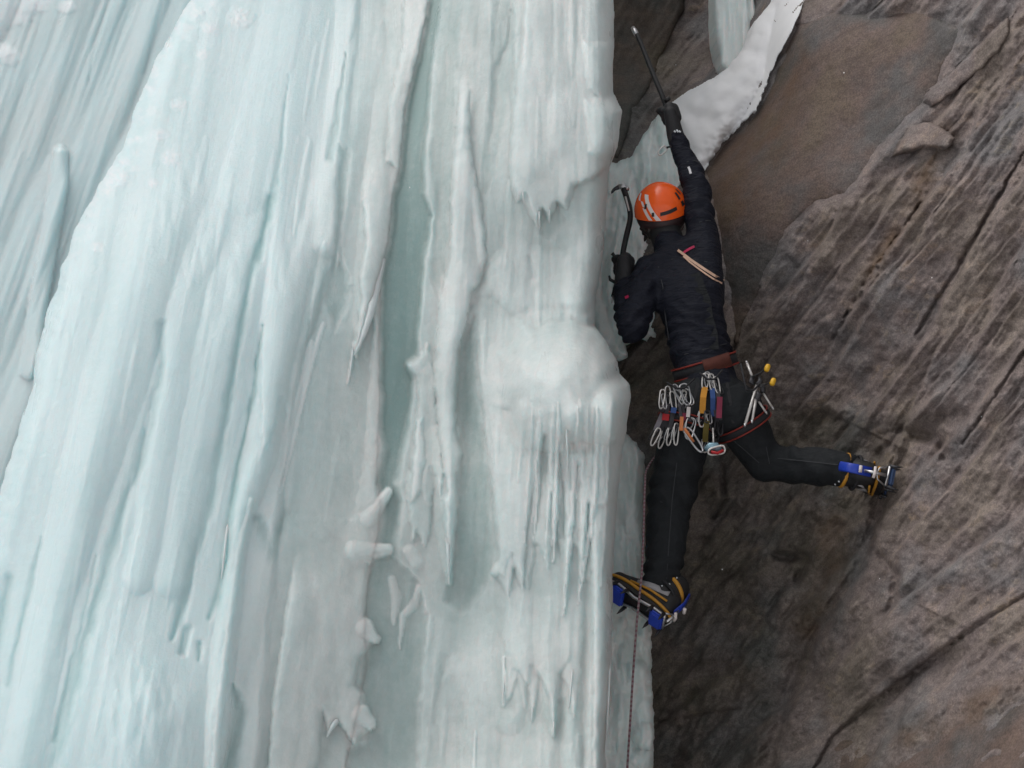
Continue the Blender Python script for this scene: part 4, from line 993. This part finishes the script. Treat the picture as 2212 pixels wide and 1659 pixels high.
for az, el, wx, wy in [(10, 15, 40, 7), (-26, 12, 6, 8), (-46, 26, 6, 10), (50, 38, 8, 16), (54, 20, 10, 10), (66, 44, 6, 14)]:
    az_ = [az + wx * (i / 6 - .5) for i in range(7)]
    hgrid('vent', az_, [(lambda a_, k_=k_: el + .12 * (a_ - az) + wy * (k_ - .5)) for k_ in (0, .5, 1)], .003, M_BLACK, helm)

# harness
def ring(name, c, e1, e2, a1, a2, wid, mat, parent, up, th=.006, a0=0, a_1=360, n=48, sag=0.0):
    vs = []; full = abs(a_1 - a0) >= 360; m = n if full else n + 1
    for i in range(m):
        t_ = math.radians(a0 + (a_1 - a0) * i / n); d = e1 * math.cos(t_) * a1 + e2 * math.sin(t_) * a2; q = c + d - up * sag * math.sin(t_)
        o_ = d.normalized() * th
        vs += [q - up * wid / 2, q + up * wid / 2, q + up * wid / 2 + o_, q - up * wid / 2 + o_]
    fs = []
    for i in range(n):
        j = (i + 1) % m
        for k in range(4): fs.append((i * 4 + k, i * 4 + (k + 1) % 4, j * 4 + (k + 1) % 4, j * 4 + k))
    if not full: fs += [(0, 3, 2, 1), (n * 4, n * 4 + 1, n * 4 + 2, n * 4 + 3)]
    me = bpy.data.meshes.new(name); me.from_pydata([tuple(v) for v in vs], [], fs); me.update(); me.materials.append(mat)
    for p_ in me.polygons: p_.use_smooth = True
    return link(bpy.data.objects.new(name, me), parent)
wc = C(1523, 792, .025); e1 = (C(1595, 768, .02) - C(1450, 812, .03)).normalized(); e2 = -CF; e2 = (e2 - e1 * e2.dot(e1)).normalized(); wup = e1.cross(e2) * -1
if wup.dot(CU) < 0: wup = -wup
har = ring('harness', wc, e1, e2, .146, .137, .050, M_WEB, person, wup)
ring('piping', wc + wup * .026, e1, e2, .150, .141, .008, M_RED, har, wup)
ring('piping', wc - wup * .026, e1, e2, .150, .141, .008, M_RED, har, wup)
ring('back_pad', wc + wup * .004, e1, e2, .151, .142, .062, M_DRED, har, wup, .008, 52, 104, 16)
for hipc, kn_ in ((rhip, rk), (lhip, lk)):
    ax = (kn_ - hipc).normalized(); f1 = ax.cross(CF).normalized(); f2 = ax.cross(f1).normalized()
    lc = hipc + ax * .07
    ring('leg_loop', lc, f1, f2, .128, .128, .034, M_WEB, har, ax)
    for q in (-1, 1): ring('piping', lc + ax * .018 * q, f1, f2, .131, .131, .006, M_RED, har, ax)
for (a_, b_) in (((1440, 826), (1500, 818)), ((1512, 806), (1560, 800)), ((1600, 786), (1640, 830))):
    m_ = ((a_[0] + b_[0]) / 2, max(a_[1], b_[1]) + 16)
    tube('gear_loop', [C(a_[0], a_[1], -.13), C(m_[0] - 8, m_[1] - 3, -.15), C(m_[0] + 8, m_[1] - 3, -.15), C(b_[0], b_[1], -.13)], .005, M_WEB, har, n=6)

# jacket trim: pink tabs, white sleeve mark, shoulder panel
def surf_strip(name, pts, wpx, mat, parent, dy):
    vs = []
    for i, (u, v) in enumerate(pts):
        j = min(i + 1, len(pts) - 1); k = max(i - 1, 0)
        dx, dy_ = pts[j][0] - pts[k][0], pts[j][1] - pts[k][1]; L = math.hypot(dx, dy_) or 1
        nx, ny = -dy_ / L * wpx / 2, dx / L * wpx / 2
        d = dy[i] if isinstance(dy, (list, tuple)) else dy
        for z_ in (0, .006): vs += [C(u + nx, v + ny, d + z_), C(u - nx, v - ny, d + z_)]
    fs = []
    for i in range(len(pts) - 1):
        b_ = i * 4; n_ = b_ + 4
        fs += [(b_, b_ + 1, n_ + 1, n_), (b_ + 2, n_ + 2, n_ + 3, b_ + 3), (b_, n_, n_ + 2, b_ + 2), (b_ + 1, b_ + 3, n_ + 3, n_ + 1)]
    fs += [(0, 2, 3, 1), (len(vs) - 4, len(vs) - 3, len(vs) - 1, len(vs) - 2)]
    me = bpy.data.meshes.new(name); me.from_pydata([tuple(v) for v in vs], [], fs); me.update(); me.materials.append(mat)
    return link(bpy.data.objects.new(name, me), parent)

from mathutils.bvhtree import BVHTree
def bvh(o):
    me = o.data; return BVHTree.FromPolygons([v.co.copy() for v in me.vertices], [tuple(p_.vertices) for p_ in me.polygons])
BJ, BT = bvh(jac), bvh(trou)
def on(u, v, lift=.006, default=-.15):
    """depth offset of the clothing seen at (u, v)"""
    d = P(u, v, 1.0).normalized(); best = None
    for b_ in (BJ, BT):
        hit = b_.ray_cast(Vector((0, 0, 0)), d)
        if hit[0] is not None and (best is None or hit[0].y < best): best = hit[0].y
    return (best - YC - lift) if best is not None else default
def on_strip(name, pts, wpx, mat, parent, lift=.006):
    return surf_strip(name, pts, wpx, mat, parent, [on(u, v, lift) for u, v in pts])
on_strip('trim', [(1472, 550), (1480, 543), (1490, 537), (1500, 532)], 5, M_PINK, jac)
on_strip('logo', [(1350, 643), (1358, 640)], 6, M_PINK, jac)
on_strip('logo', [(1487, 360), (1490, 367), (1492, 375)], 5, M_LOGO, jac)
on_strip('seam', [(1502, 590), (1512, 620), (1524, 650), (1530, 690)], 22, fabric('panel_fabric', (.011, .0125, .0145)), jac, .003)
on_strip('seam', [(1532, 690), (1540, 720), (1543, 755)], 20, fabric('panel_fabric', (.011, .0125, .0145)), jac, .003)
M_SEAM = plain('seam', (.022, .024, .028), .7)
for pts in ([(1422, 575), (1432, 620), (1437, 680), (1445, 735)], [(1450, 560), (1475, 556), (1500, 560), (1528, 566)], [(1448, 770), (1480, 765), (1520, 755), (1570, 742)], [(1510, 480), (1528, 476), (1545, 478)], [(1483, 350), (1500, 346), (1512, 350)]):
    on_strip('seam', pts, 1.8, M_SEAM, jac, .003)
for pts in ([(1462, 1000), (1452, 1080), (1446, 1160), (1440, 1250)], [(1398, 1075), (1430, 1085), (1470, 1078)], [(1655, 965), (1662, 1000), (1660, 1040)], [(1680, 990), (1740, 996), (1810, 1004)], [(1570, 940), (1600, 965), (1640, 1000)]):
    on_strip('seam', pts, 1.8, M_SEAM, trou, .003)
for u, v in [(1462, 1248), (1455, 1256), (1446, 1262), (1430, 1266), (1812, 1040), (1804, 1046)]:
    o_ = part('frost_patch', blob_mesh('frost_patch', .004, int(u)), M_FROST, trou); o_.location = C(u, v, on(u, v, .002, -.07))
sl = on_strip('shoulder_sling', [(1464, 540), (1478, 550), (1492, 561), (1508, 572), (1526, 584), (1545, 596), (1564, 607)], 5.5, M_TAN, None, .010)
for pts in ([(1508, 826), (1500, 860), (1490, 900)], [(1570, 826), (1578, 870), (1584, 915)]):
    on_strip('leg_strap', pts, 7, M_WEB, har, .004)
tag(sl, 'thin tan sling running diagonally over the jacket shoulder, lower strand included', 'sling')
on_strip('strand', [(1476, 553), (1490, 566), (1506, 578), (1524, 591), (1542, 603), (1560, 612)], 3.5, M_TAN, sl, .010)

# ------------------------------------------------------------------ boots and crampons
M_BOOTG = plain('boot_grey', (0.36, 0.35, 0.36), .5, bscale=40, bstr=.5, var=.5)
def boot(M, plate_mat, parent):
    """local frame: x toe, y left-right, z up; origin at ankle, sole at z = -0.10"""
    T = lambda x, y, z: M @ Vector((x, y, z))
    Rm = M.to_3x3()
    k0 = M.to_scale()[0]
    up_parts = [(T(-.005, 0, .05), .056, T(0, 0, -.03), .055), (T(0, 0, -.04), .052, T(.09, 0, -.06), .044), (T(.09, 0, -.06), .044, T(.165, 0, -.072), .034), (T(-.035, 0, -.05), .042, T(-.03, 0, -.02), .046), (T(.16, .008, -.072), .033, T(.16, -.008, -.072), .033)]
    up_parts = [(a_, ra_ * k0, c_, rc_ * k0) for a_, ra_, c_, rc_ in up_parts]
    b_ = part('boot', capsules_mesh(up_parts, .007, 3), M_BLACK, parent)
    def outline(z, off=0.0, n=36):
        pts = []
        for i in range(n):
            t_ = 2 * math.pi * i / n; x = .065 + (.142 + off) * math.cos(t_); w_ = (.043 + .008 * math.cos(t_) + off) * (1 - .12 * math.exp(-((x - .06) / .04) ** 2))
            pts.append(T(x, w_ * math.sin(t_), z))
        return pts
    # sole
    A_ = outline(-.092); B_ = outline(-.112)
    me = bpy.data.meshes.new('sole'); n = len(A_); me.from_pydata([tuple(q) for q in A_ + B_], [], [(i, (i + 1) % n, n + (i + 1) % n, n + i) for i in range(n)] + [tuple(range(n))[::-1], tuple(range(n, 2 * n))]); me.update(); me.materials.append(M_BLACK)
    link(bpy.data.objects.new('sole', me), b_)
    tube('rand', outline(-.086, .003), .0075, M_YEL, b_, n=6, closed=True)
    tube('collar', [T(.058 * math.cos(t_), .058 * math.sin(t_), .03 + .012 * math.cos(t_)) for t_ in np.linspace(0, 2 * math.pi, 20)[:-1]], .010, M_YEL, b_, n=6, closed=True)
    tube('heel_mark', [T(-.098, -.012, -.02), T(-.098, .012, -.022)], .008, M_STRIPE, b_, n=6); tube('heel_trim', [T(-.09, -.02, -.07), T(-.096, 0, -.072), T(-.09, .02, -.07)], .007, M_STRIPE, b_, n=6)
    tube('heel_pull', [T(-.068, 0, .05), T(-.080, 0, .0), T(-.078, 0, -.06)], .022, M_BLUE, b_, n=10, flat=(Rm @ Vector((1, 0, 0)), .4))
    for y_ in (-1, 1):
        tube('side_panel', [T(-.03, y_ * .046, -.03), T(.03, y_ * .050, -.045), T(.09, y_ * .044, -.062)], [.018, .022, .016], M_BOOTG, b_, n=8, flat=(Rm @ Vector((0, 1, 0)), .45))
        tube('side_stripe', [T(-.045, y_ * .044, -.065), T(.03, y_ * .053, -.07), T(.11, y_ * .048, -.078)], .005, M_YEL, b_, n=6)
        tube('tongue_mark', [T(.045, y_ * .012, -.005), T(.06, y_ * .012, -.015)], .010, M_RED, b_, n=6)
    # crampon
    c_ = tube('crampon', [T(-.075, -.032, -.118), T(-.03, -.034, -.119), T(.06, -.026, -.119), T(.13, -.042, -.118), T(.19, -.026, -.118), T(.205, 0, -.118), T(.19, .026, -.118), T(.13, .042, -.118), T(.06, .026, -.119), T(-.03, .034, -.119), T(-.075, .032, -.118)], .0075, M_STEEL, parent, n=6, closed=True)
    for x0, x1, w_ in ((-.078, -.022, .034), (.095, .155, .040)):
        vs = [T(x, y, z) for x in (x0, x1) for y in (-w_, w_) for z in (-.142, -.121)]
        bm = bmesh.new(); bv = [bm.verts.new(q) for q in vs]
        for f in ((0, 1, 3, 2), (4, 6, 7, 5), (0, 4, 5, 1), (2, 3, 7, 6), (0, 2, 6, 4), (1, 5, 7, 3)): bm.faces.new([bv[i] for i in f])
        bmesh.ops.recalc_face_normals(bm, faces=bm.faces); bmesh.ops.bevel(bm, geom=list(bm.edges), offset=.009, segments=3, affect='EDGES')
        me = bpy.data.meshes.new('snow_plate'); bm.to_mesh(me); bm.free(); me.materials.append(plate_mat); link(bpy.data.objects.new('snow_plate', me), c_)
    for x, y, dx, dy_, L in [(-.07, .036, -.006, .006, .042), (-.07, -.036, -.006, -.006, .042), (-.02, .036, 0, .006, .040), (-.02, -.036, 0, -.006, .040), (.09, .044, .004, .008, .040), (.09, -.044, .004, -.008, .040), (.14, .044, .014, .008, .042), (.14, -.044, .014, -.008, .042)]:
        tube('spike', [T(x, y, -.116), T(x + dx * .5, y + dy_ * .5, -.122 - L * .5), T(x + dx, y + dy_, -.122 - L)], [.0095, .007, .001], M_DARKST, c_, n=6)
    for y in (-.018, .018):
        tube('front_point', [T(.19, y, -.114), T(.225, y, -.118), T(.255, y, -.135)], [.009, .008, .0015], M_BLUE2, c_, n=6)
    tube('toe_bail', [T(.17, .044, -.11), T(.195, .03, -.085), T(.204, 0, -.078), T(.195, -.03, -.085), T(.17, -.044, -.11)], .0045, M_STEEL, c_, n=6)
    tube('heel_lever', [T(-.082, 0, -.11), T(-.088, 0, -.07), T(-.078, 0, -.035)], .008, M_STEEL, c_, n=6)
    tube('heel_wire', [T(-.07, .036, -.115), T(-.086, .02, -.085), T(-.088, 0, -.078), T(-.086, -.02, -.085), T(-.07, -.036, -.115)], .004, M_STEEL, c_, n=6)
    tube('ankle_strap', [T(.0 + .062 * math.cos(t_), .062 * math.sin(t_), -.01 + .015 * math.cos(t_)) for t_ in np.linspace(0, 2 * math.pi, 20)[:-1]], .007, M_WEB, c_, n=6, closed=True)
    return b_, c_
def basis(o, toe, up, sc=1.0):
    x = toe.normalized(); z = (up - x * up.dot(x)).normalized(); y = z.cross(x)
    return Matrix.Translation(o) @ (Matrix((x, y, z)).transposed() * sc).to_4x4()
toeL = (C(1332, 1258, .05) - C(1440, 1326, -.02)); upL = (C(1440, 1230, .03) - C(1408, 1318, -.10))
boot(basis(C(1438, 1284, .0), toeL, upL, 1.18), M_BLUE, person)
toeR = CF * .97 - CU * .22 + CXV * .15; upR = C(1780, 998, .0) - C(1900, 1028, .02)
boot(basis(C(1842, 1020, .0), toeR, upR, 1.24), M_BLUE2, person)

# ------------------------------------------------------------------ ice axes
def empty(name, loc):
    o = bpy.data.objects.new(name, None); o.location = (0, 0, 0); return link(o)
ax = empty('ice_axe', lh); tag(ax, 'black bent shaft ice axe with short pick held beside the helmet', 'ice axe')
sp = [(1326, 640, .10), (1334, 610, .11), (1343, 575, .12), (1346, 545, .13), (1353, 510, .14), (1361, 475, .15), (1360, 450, .155), (1353, 425, .16), (1347, 408, .16)]
w_ = [C(*q) for q in smooth_path(sp, 4)]
tube('shaft', w_, [.0165] * len(w_), M_BLACK, ax, n=10, flat=(CXV, .85))
tube('shaft_mark', [C(1351, 425, .138), C(1355, 440, .135), C(1359, 455, .132)], .005, M_ALU, ax, n=6)
tube('head', [C(1355, 412, .16), C(1346, 402, .16), C(1336, 404, .16)], [.014, .017, .013], M_STEEL, ax, n=8, flat=(CF, .6))
tube('pick', [C(*q) for q in smooth_path([(1340, 403, .16), (1333, 406, .16), (1326, 410, .16), (1321, 418, .16)], 3)], [.013, .012, .012, .011, .010, .009, .008, .007, .006, .002], M_DARKST, ax, n=6, flat=(CF, .4))
tube('hammer', [C(1352, 408, .16), C(1358, 404, .155)], [.011, .009], M_STEEL, ax, n=8)
tube('trigger', [C(1343, 556, .10), C(1328, 553, .09), C(1322, 547, .085)], [.008, .008, .010], M_BLACK, ax, n=6)
tube('spike', [C(1326, 640, .10), C(1321, 655, .10)], [.010, .002], M_STEEL, ax, n=6)
tube('grip_rest', [C(1332, 612, .10), C(1318, 604, .09), C(1316, 596, .09)], [.008, .009, .006], M_BLACK, ax, n=6)

ax = empty('ice_axe', rh); tag(ax, 'straight looking black ice axe with bright tip swung high above the climber', 'ice axe')
sp = [(1462, 290, .04), (1452, 268, .01), (1444, 245, -.01), (1432, 210, -.03), (1415, 170, -.03), (1398, 128, -.02), (1385, 95, -.01), (1376, 75, 0)]
w_ = [C(*q) for q in smooth_path(sp, 4)]
tube('shaft', w_, [.0165 - .004 * i / len(w_) for i in range(len(w_))], M_BLACK, ax, n=10, flat=(CXV, .9))
tube('head', [C(1378, 80, 0), C(1371, 67, .01), C(1367, 60, .02)], [.011, .015, .011], M_STEEL, ax, n=8)
tube('pick', [C(1370, 64, .01), C(1369, 62, .06), C(1371, 66, .12), C(1375, 74, .16)], [.010, .010, .008, .002], M_DARKST, ax, n=6, flat=(CXV, .4))
tube('trigger', [C(1436, 218, -.04), C(1446, 212, -.06)], [.010, .012], M_BLACK, ax, n=6)

# ------------------------------------------------------------------ rope
rp = [(1520, 890, .30), (1440, 960, .22), (1399, 1010, .06), (1393, 1050, -.06), (1390, 1150, -.08), (1386, 1240, -.11), (1378, 1320, -.15), (1373, 1380, -.14), (1366, 1480, -.08), (1360, 1580, -.05), (1355, 1660, -.03), (1345, 1860, .0)]
w_ = [C(*q) for q in smooth_path(rp, 6)]
tag(tube('rope', w_, .0048, M_ROPE, None, n=8), 'thin pinkish grey rope hanging straight down past the lower boot', 'rope')

# ------------------------------------------------------------------ gear on the harness
def cara(parent, u, v, ang, L, W, mat, dy, name='carabiner', r=.0042):
    """D shaped snap link, L x W pixels, long axis turned by ang degrees from vertical; dy depth"""
    a_ = math.radians(ang); pts = []
    shape = [(-.5, -.30), (-.42, -.44), (-.2, -.5), (.15, -.5), (.4, -.42), (.5, -.25), (.42, .1), (.32, .36), (.1, .5), (-.15, .5), (-.36, .42), (-.5, .2)]
    for x, y in shape:
        X = x * W; Yy = y * L
        pts.append(C(u + X * math.cos(a_) - Yy * math.sin(a_), v + X * math.sin(a_) + Yy * math.cos(a_), dy + .01 * x))
    pts = [Vector(q) for q in smooth_path([tuple(q) for q in pts] + [tuple(pts[0])], 3)[:-1]]
    return tube(name, pts, r, mat, parent, n=6, closed=True)
def sling_piece(parent, pts, wpx, mat, dy, name='sling'):
    return surf_strip(name, pts, wpx, mat, parent, dy)
def gear_dy(u, v, lift): return on(u, v, lift, -.13)
def quickdraw(label, top, mid, bot, col, wpx, a1, a2, L=36, W=17, mats=(None, None), lift=.018, seg=None):
    e = empty('quickdraw', None); tag(e, label, 'quickdraw', 'quickdraws clipped to the harness')
    d0, d1, d2 = (gear_dy(*q, lift) for q in (top, mid, bot))
    cara(e, *top, a1, L, W, mats[0] or M_ALU, d0, r=.0036)
    s0 = (top[0] + (mid[0] - top[0]) * .25, top[1] + L * .35); s1 = (bot[0], bot[1] - L * .35)
    sling_piece(e, [s0, mid, s1], wpx if seg is None else wpx * .8, M_S[col if seg is None else 'dark'], [d0 - .006, d1 - .006, d2 - .006])
    if seg:
        m0 = (mid[0] + 1, mid[1] - seg / 2); m1 = (mid[0] - 1, mid[1] + seg / 2)
        sling_piece(e, [m0, mid, m1], wpx, M_S[col], [d1 - .016] * 3, 'tab')
    cara(e, *bot, a2, L, W, mats[1] or M_ALU, d2, r=.0036)
    cara(e, top[0] + 5, top[1] + 5, a1 - 16, L * .8, W * .8, M_DARKST if int(top[0]) % 2 else M_STEEL, d0 + .008, r=.003); cara(e, bot[0] - 4, bot[1] - 6, a2 + 14, L * .75, W * .8, M_STEEL if int(bot[0]) % 2 else M_DARKST, d2 + .008, r=.003)
    return e
quickdraw('silver quickdraw with yellow sling in the middle of the rack', (1524, 824), (1519, 858), (1517, 905), 'yellow', 13, 5, 2, 34, 14)
quickdraw('quickdraw with blue sling right of the yellow one', (1538, 826), (1540, 860), (1540, 912), 'blue', 11, -8, 0, 36, 11, (None, M_DARKST))
quickdraw('quickdraw with maroon sling at the right of the middle bunch', (1549, 832), (1554, 880), (1556, 922), 'maroon', 12, -14, -4, 36, 11, (None, M_DARKST), seg=46)
quickdraw('quickdraw with grey sling at the left end of the rack', (1430, 862), (1432, 892), (1416, 944), 'grey', 11, 6, 24, 40, 11, (None, M_ALU), .02)
quickdraw('quickdraw with short red tab, second from the left end', (1443, 856), (1438, 901), (1431, 948), 'red', 15, -2, 18, 42, 11, (None, None), .03, 14)
quickdraw('quickdraw with short blue tab, third from the left end', (1455, 866), (1455, 886), (1447, 942), 'blue', 12, -10, 10, 40, 11, (None, None), .024, 12)
quickdraw('quickdraw with orange sling crossing the bunch on the left hip', (1466, 852), (1472, 915), (1461, 938), 'orange', 8, -24, 2, 46, 10, (M_STEEL, M_ALU), .034, 30)
quickdraw('quickdraw with pale sling and a large white lower link', (1482, 852), (1487, 890), (1491, 926), 'white', 8, -16, 8, 46, 20, (M_STEEL, M_STEEL), .04, 22)
quickdraw('quickdraw with olive sling hanging low in the middle', (1528, 900), (1524, 938), (1523, 964), 'olive', 12, 0, 0, 26, 12, (M_DARKST, M_ALU), .03)
quickdraw('quickdraw with dark sling squeezed between red and blue tabs', (1437, 870), (1446, 905), (1440, 940), 'dark', 9, 14, -12, 34, 9, (M_STEEL, M_DARKST), .014)
quickdraw('quickdraw with dark sling and purplish links behind the white one', (1474, 862), (1478, 900), (1480, 925), 'maroon', 8, 18, -18, 36, 10, (M_ALU, M_DARKST), .018, 16)
quickdraw('dark quickdraw hanging between the blue and maroon slings', (1532, 818), (1548, 900), (1549, 940), 'dark', 9, -22, 6, 30, 10, (M_STEEL, M_DARKST), .012)
lo = empty('locking_carabiner', None); tag(lo, 'long pale locking link lying diagonally over the left thigh', 'carabiner')
cara(lo, 1499, 950, -36, 62, 15, M_STEEL, gear_dy(1497, 940, .05), 'ring', .005); tube('gate_sleeve', [C(1478, 925, gear_dy(1478, 925, .055)), C(1498, 955, gear_dy(1498, 950, .055))], .0075, M_S['orange'], lo, n=8)
be = empty('belay_device', None); tag(be, 'small pale blue and red belay device hanging lowest on the harness', 'belay device')
d_ = gear_dy(1540, 955, .05)
tube('plate', [C(1524, 972, d_), C(1534, 964, d_ - .01), C(1546, 964, d_ - .01), C(1556, 974, d_)], [.012, .018, .018, .012], plain('plate_blue_grey', (.25, .4, .48), .4, .5), be, n=8, flat=(CF, .6))
cara(be, 1548, 974, 75, 36, 17, M_ALU, d_ - .012, 'carabiner', .0048); tube('cord', [C(1536, 976, d_ - .02), C(1550, 979, d_ - .02), C(1562, 973, d_ - .015)], .007, M_S['red'], be, n=6)
tube('hanger_cord', [C(1540, 925, d_ + .01), C(1541, 945, d_), C(1541, 962, d_ - .01)], .004, M_ALU, be, n=6)
def screw(label, a_, b_, knob_, dy, r=.0085):
    e = empty('ice_screw', None); tag(e, label, 'ice screw', 'ice screws on the right hip')
    tube('tube', [C(*a_, dy), C(*b_, dy + .01)], r, M_ALU, e, n=10)
    n_ = (Vector((a_[0] - b_[0], a_[1] - b_[1]))).normalized()
    tube('hanger', [C(*a_, dy - .005), C(a_[0] + n_.x * 10 - n_.y * 6, a_[1] + n_.y * 10 + n_.x * 6, dy - .008), C(a_[0] + n_.x * 18, a_[1] + n_.y * 18, dy - .005)], [.012, .013, .007], M_DARKST, e, n=8, flat=(CF, .3))
    tube('teeth', [C(*b_, dy + .01), C(b_[0] - n_.x * 6, b_[1] - n_.y * 6, dy + .012)], [r * 1.15, r * .7], M_STEEL, e, n=8)
    if knob_:
        tube('crank_arm', [C(*a_, dy - .01), C((a_[0] + knob_[0]) / 2, (a_[1] + knob_[1]) / 2 + 2, dy - .012), C(*knob_, dy - .012)], .0038, M_BLACK, e, n=6)
        tube('knob', [C(knob_[0] + 3, knob_[1] - 7, dy - .016), C(knob_[0] + 2, knob_[1] - 4, dy - .016), C(knob_[0] - 1, knob_[1] + 4, dy - .016), C(knob_[0] - 2, knob_[1] + 7, dy - .016)], [.009, .0125, .0125, .009], M_YEL2, e, n=10)
    return e
screw('long grey ice screw with lower yellow crank knob on the right hip', (1635, 832), (1610, 916), (1669, 825), -.10, .0075)
screw('ice screw with upper yellow crank knob on the right hip', (1625, 814), (1614, 785), (1657, 795), -.08, .0065)
screw('short grey ice screw hanging just right of the long one', (1633, 862), (1625, 908), None, -.11, .0062)
screw('thin ice screw pointing down right, outermost on the right hip', (1648, 848), (1668, 880), None, -.07, .005)
screw('thin ice screw pointing down right, tucked behind the long one', (1638, 866), (1654, 890), None, -.09, .005)
cw = empty('carabiner', None); tag(cw, 'small grey carabiner dangling from the raised wrist', 'carabiner')
cara(cw, 1431, 326, 40, 22, 12, M_ALU, -.02, 'ring'); tube('cord', [C(1450, 316, -.03), C(1440, 319, -.03)], .006, M_WEB, cw, n=6)

# ------------------------------------------------------------------ a few snow flakes in the air
fl = [(885, 405, 4.6, 5), (1823, 157, 4.4, 5), (2013, 600, 4.2, 4), (1640, 60, 5.0, 3), (700, 320, 4.0, 3), (1745, 520, 4.8, 3), (420, 960, 4.0, 3), (2120, 900, 4.3, 3), (1050, 200, 4.7, 3), (1560, 1230, 4.6, 3), (300, 250, 4.4, 3), (1900, 1250, 4.5, 3), (1460, 140, 4.9, 3)]
bm = bmesh.new()
for u, v, y, r in fl:
    bmesh.ops.create_icosphere(bm, subdivisions=1, radius=r * .00055 * y / 5, matrix=Matrix.Translation(P(u, v, y)) @ Matrix.Diagonal((.8, .7, 1.3, 1)))
me = bpy.data.meshes.new('falling_snow'); bm.to_mesh(me); bm.free(); me.materials.append(M_SNOW)
tag(link(bpy.data.objects.new('falling_snow', me)), 'a few white snow flakes drifting in the air', 'snow', kind='stuff')

# every Empty stands at the base of its thing
bpy.context.view_layer.update()
for e in [o for o in COL.objects if o.type == 'EMPTY']:
    pts = [ch.matrix_world @ Vector(c) for ch in e.children_recursive if ch.type == 'MESH' for c in ch.bound_box]
    if not pts: continue
    lo_ = min(q.z for q in pts); base = Vector((sum(q.x for q in pts) / len(pts), sum(q.y for q in pts) / len(pts), lo_))
    e.location = base
    for ch in e.children: ch.matrix_parent_inverse = Matrix.Translation(-base)
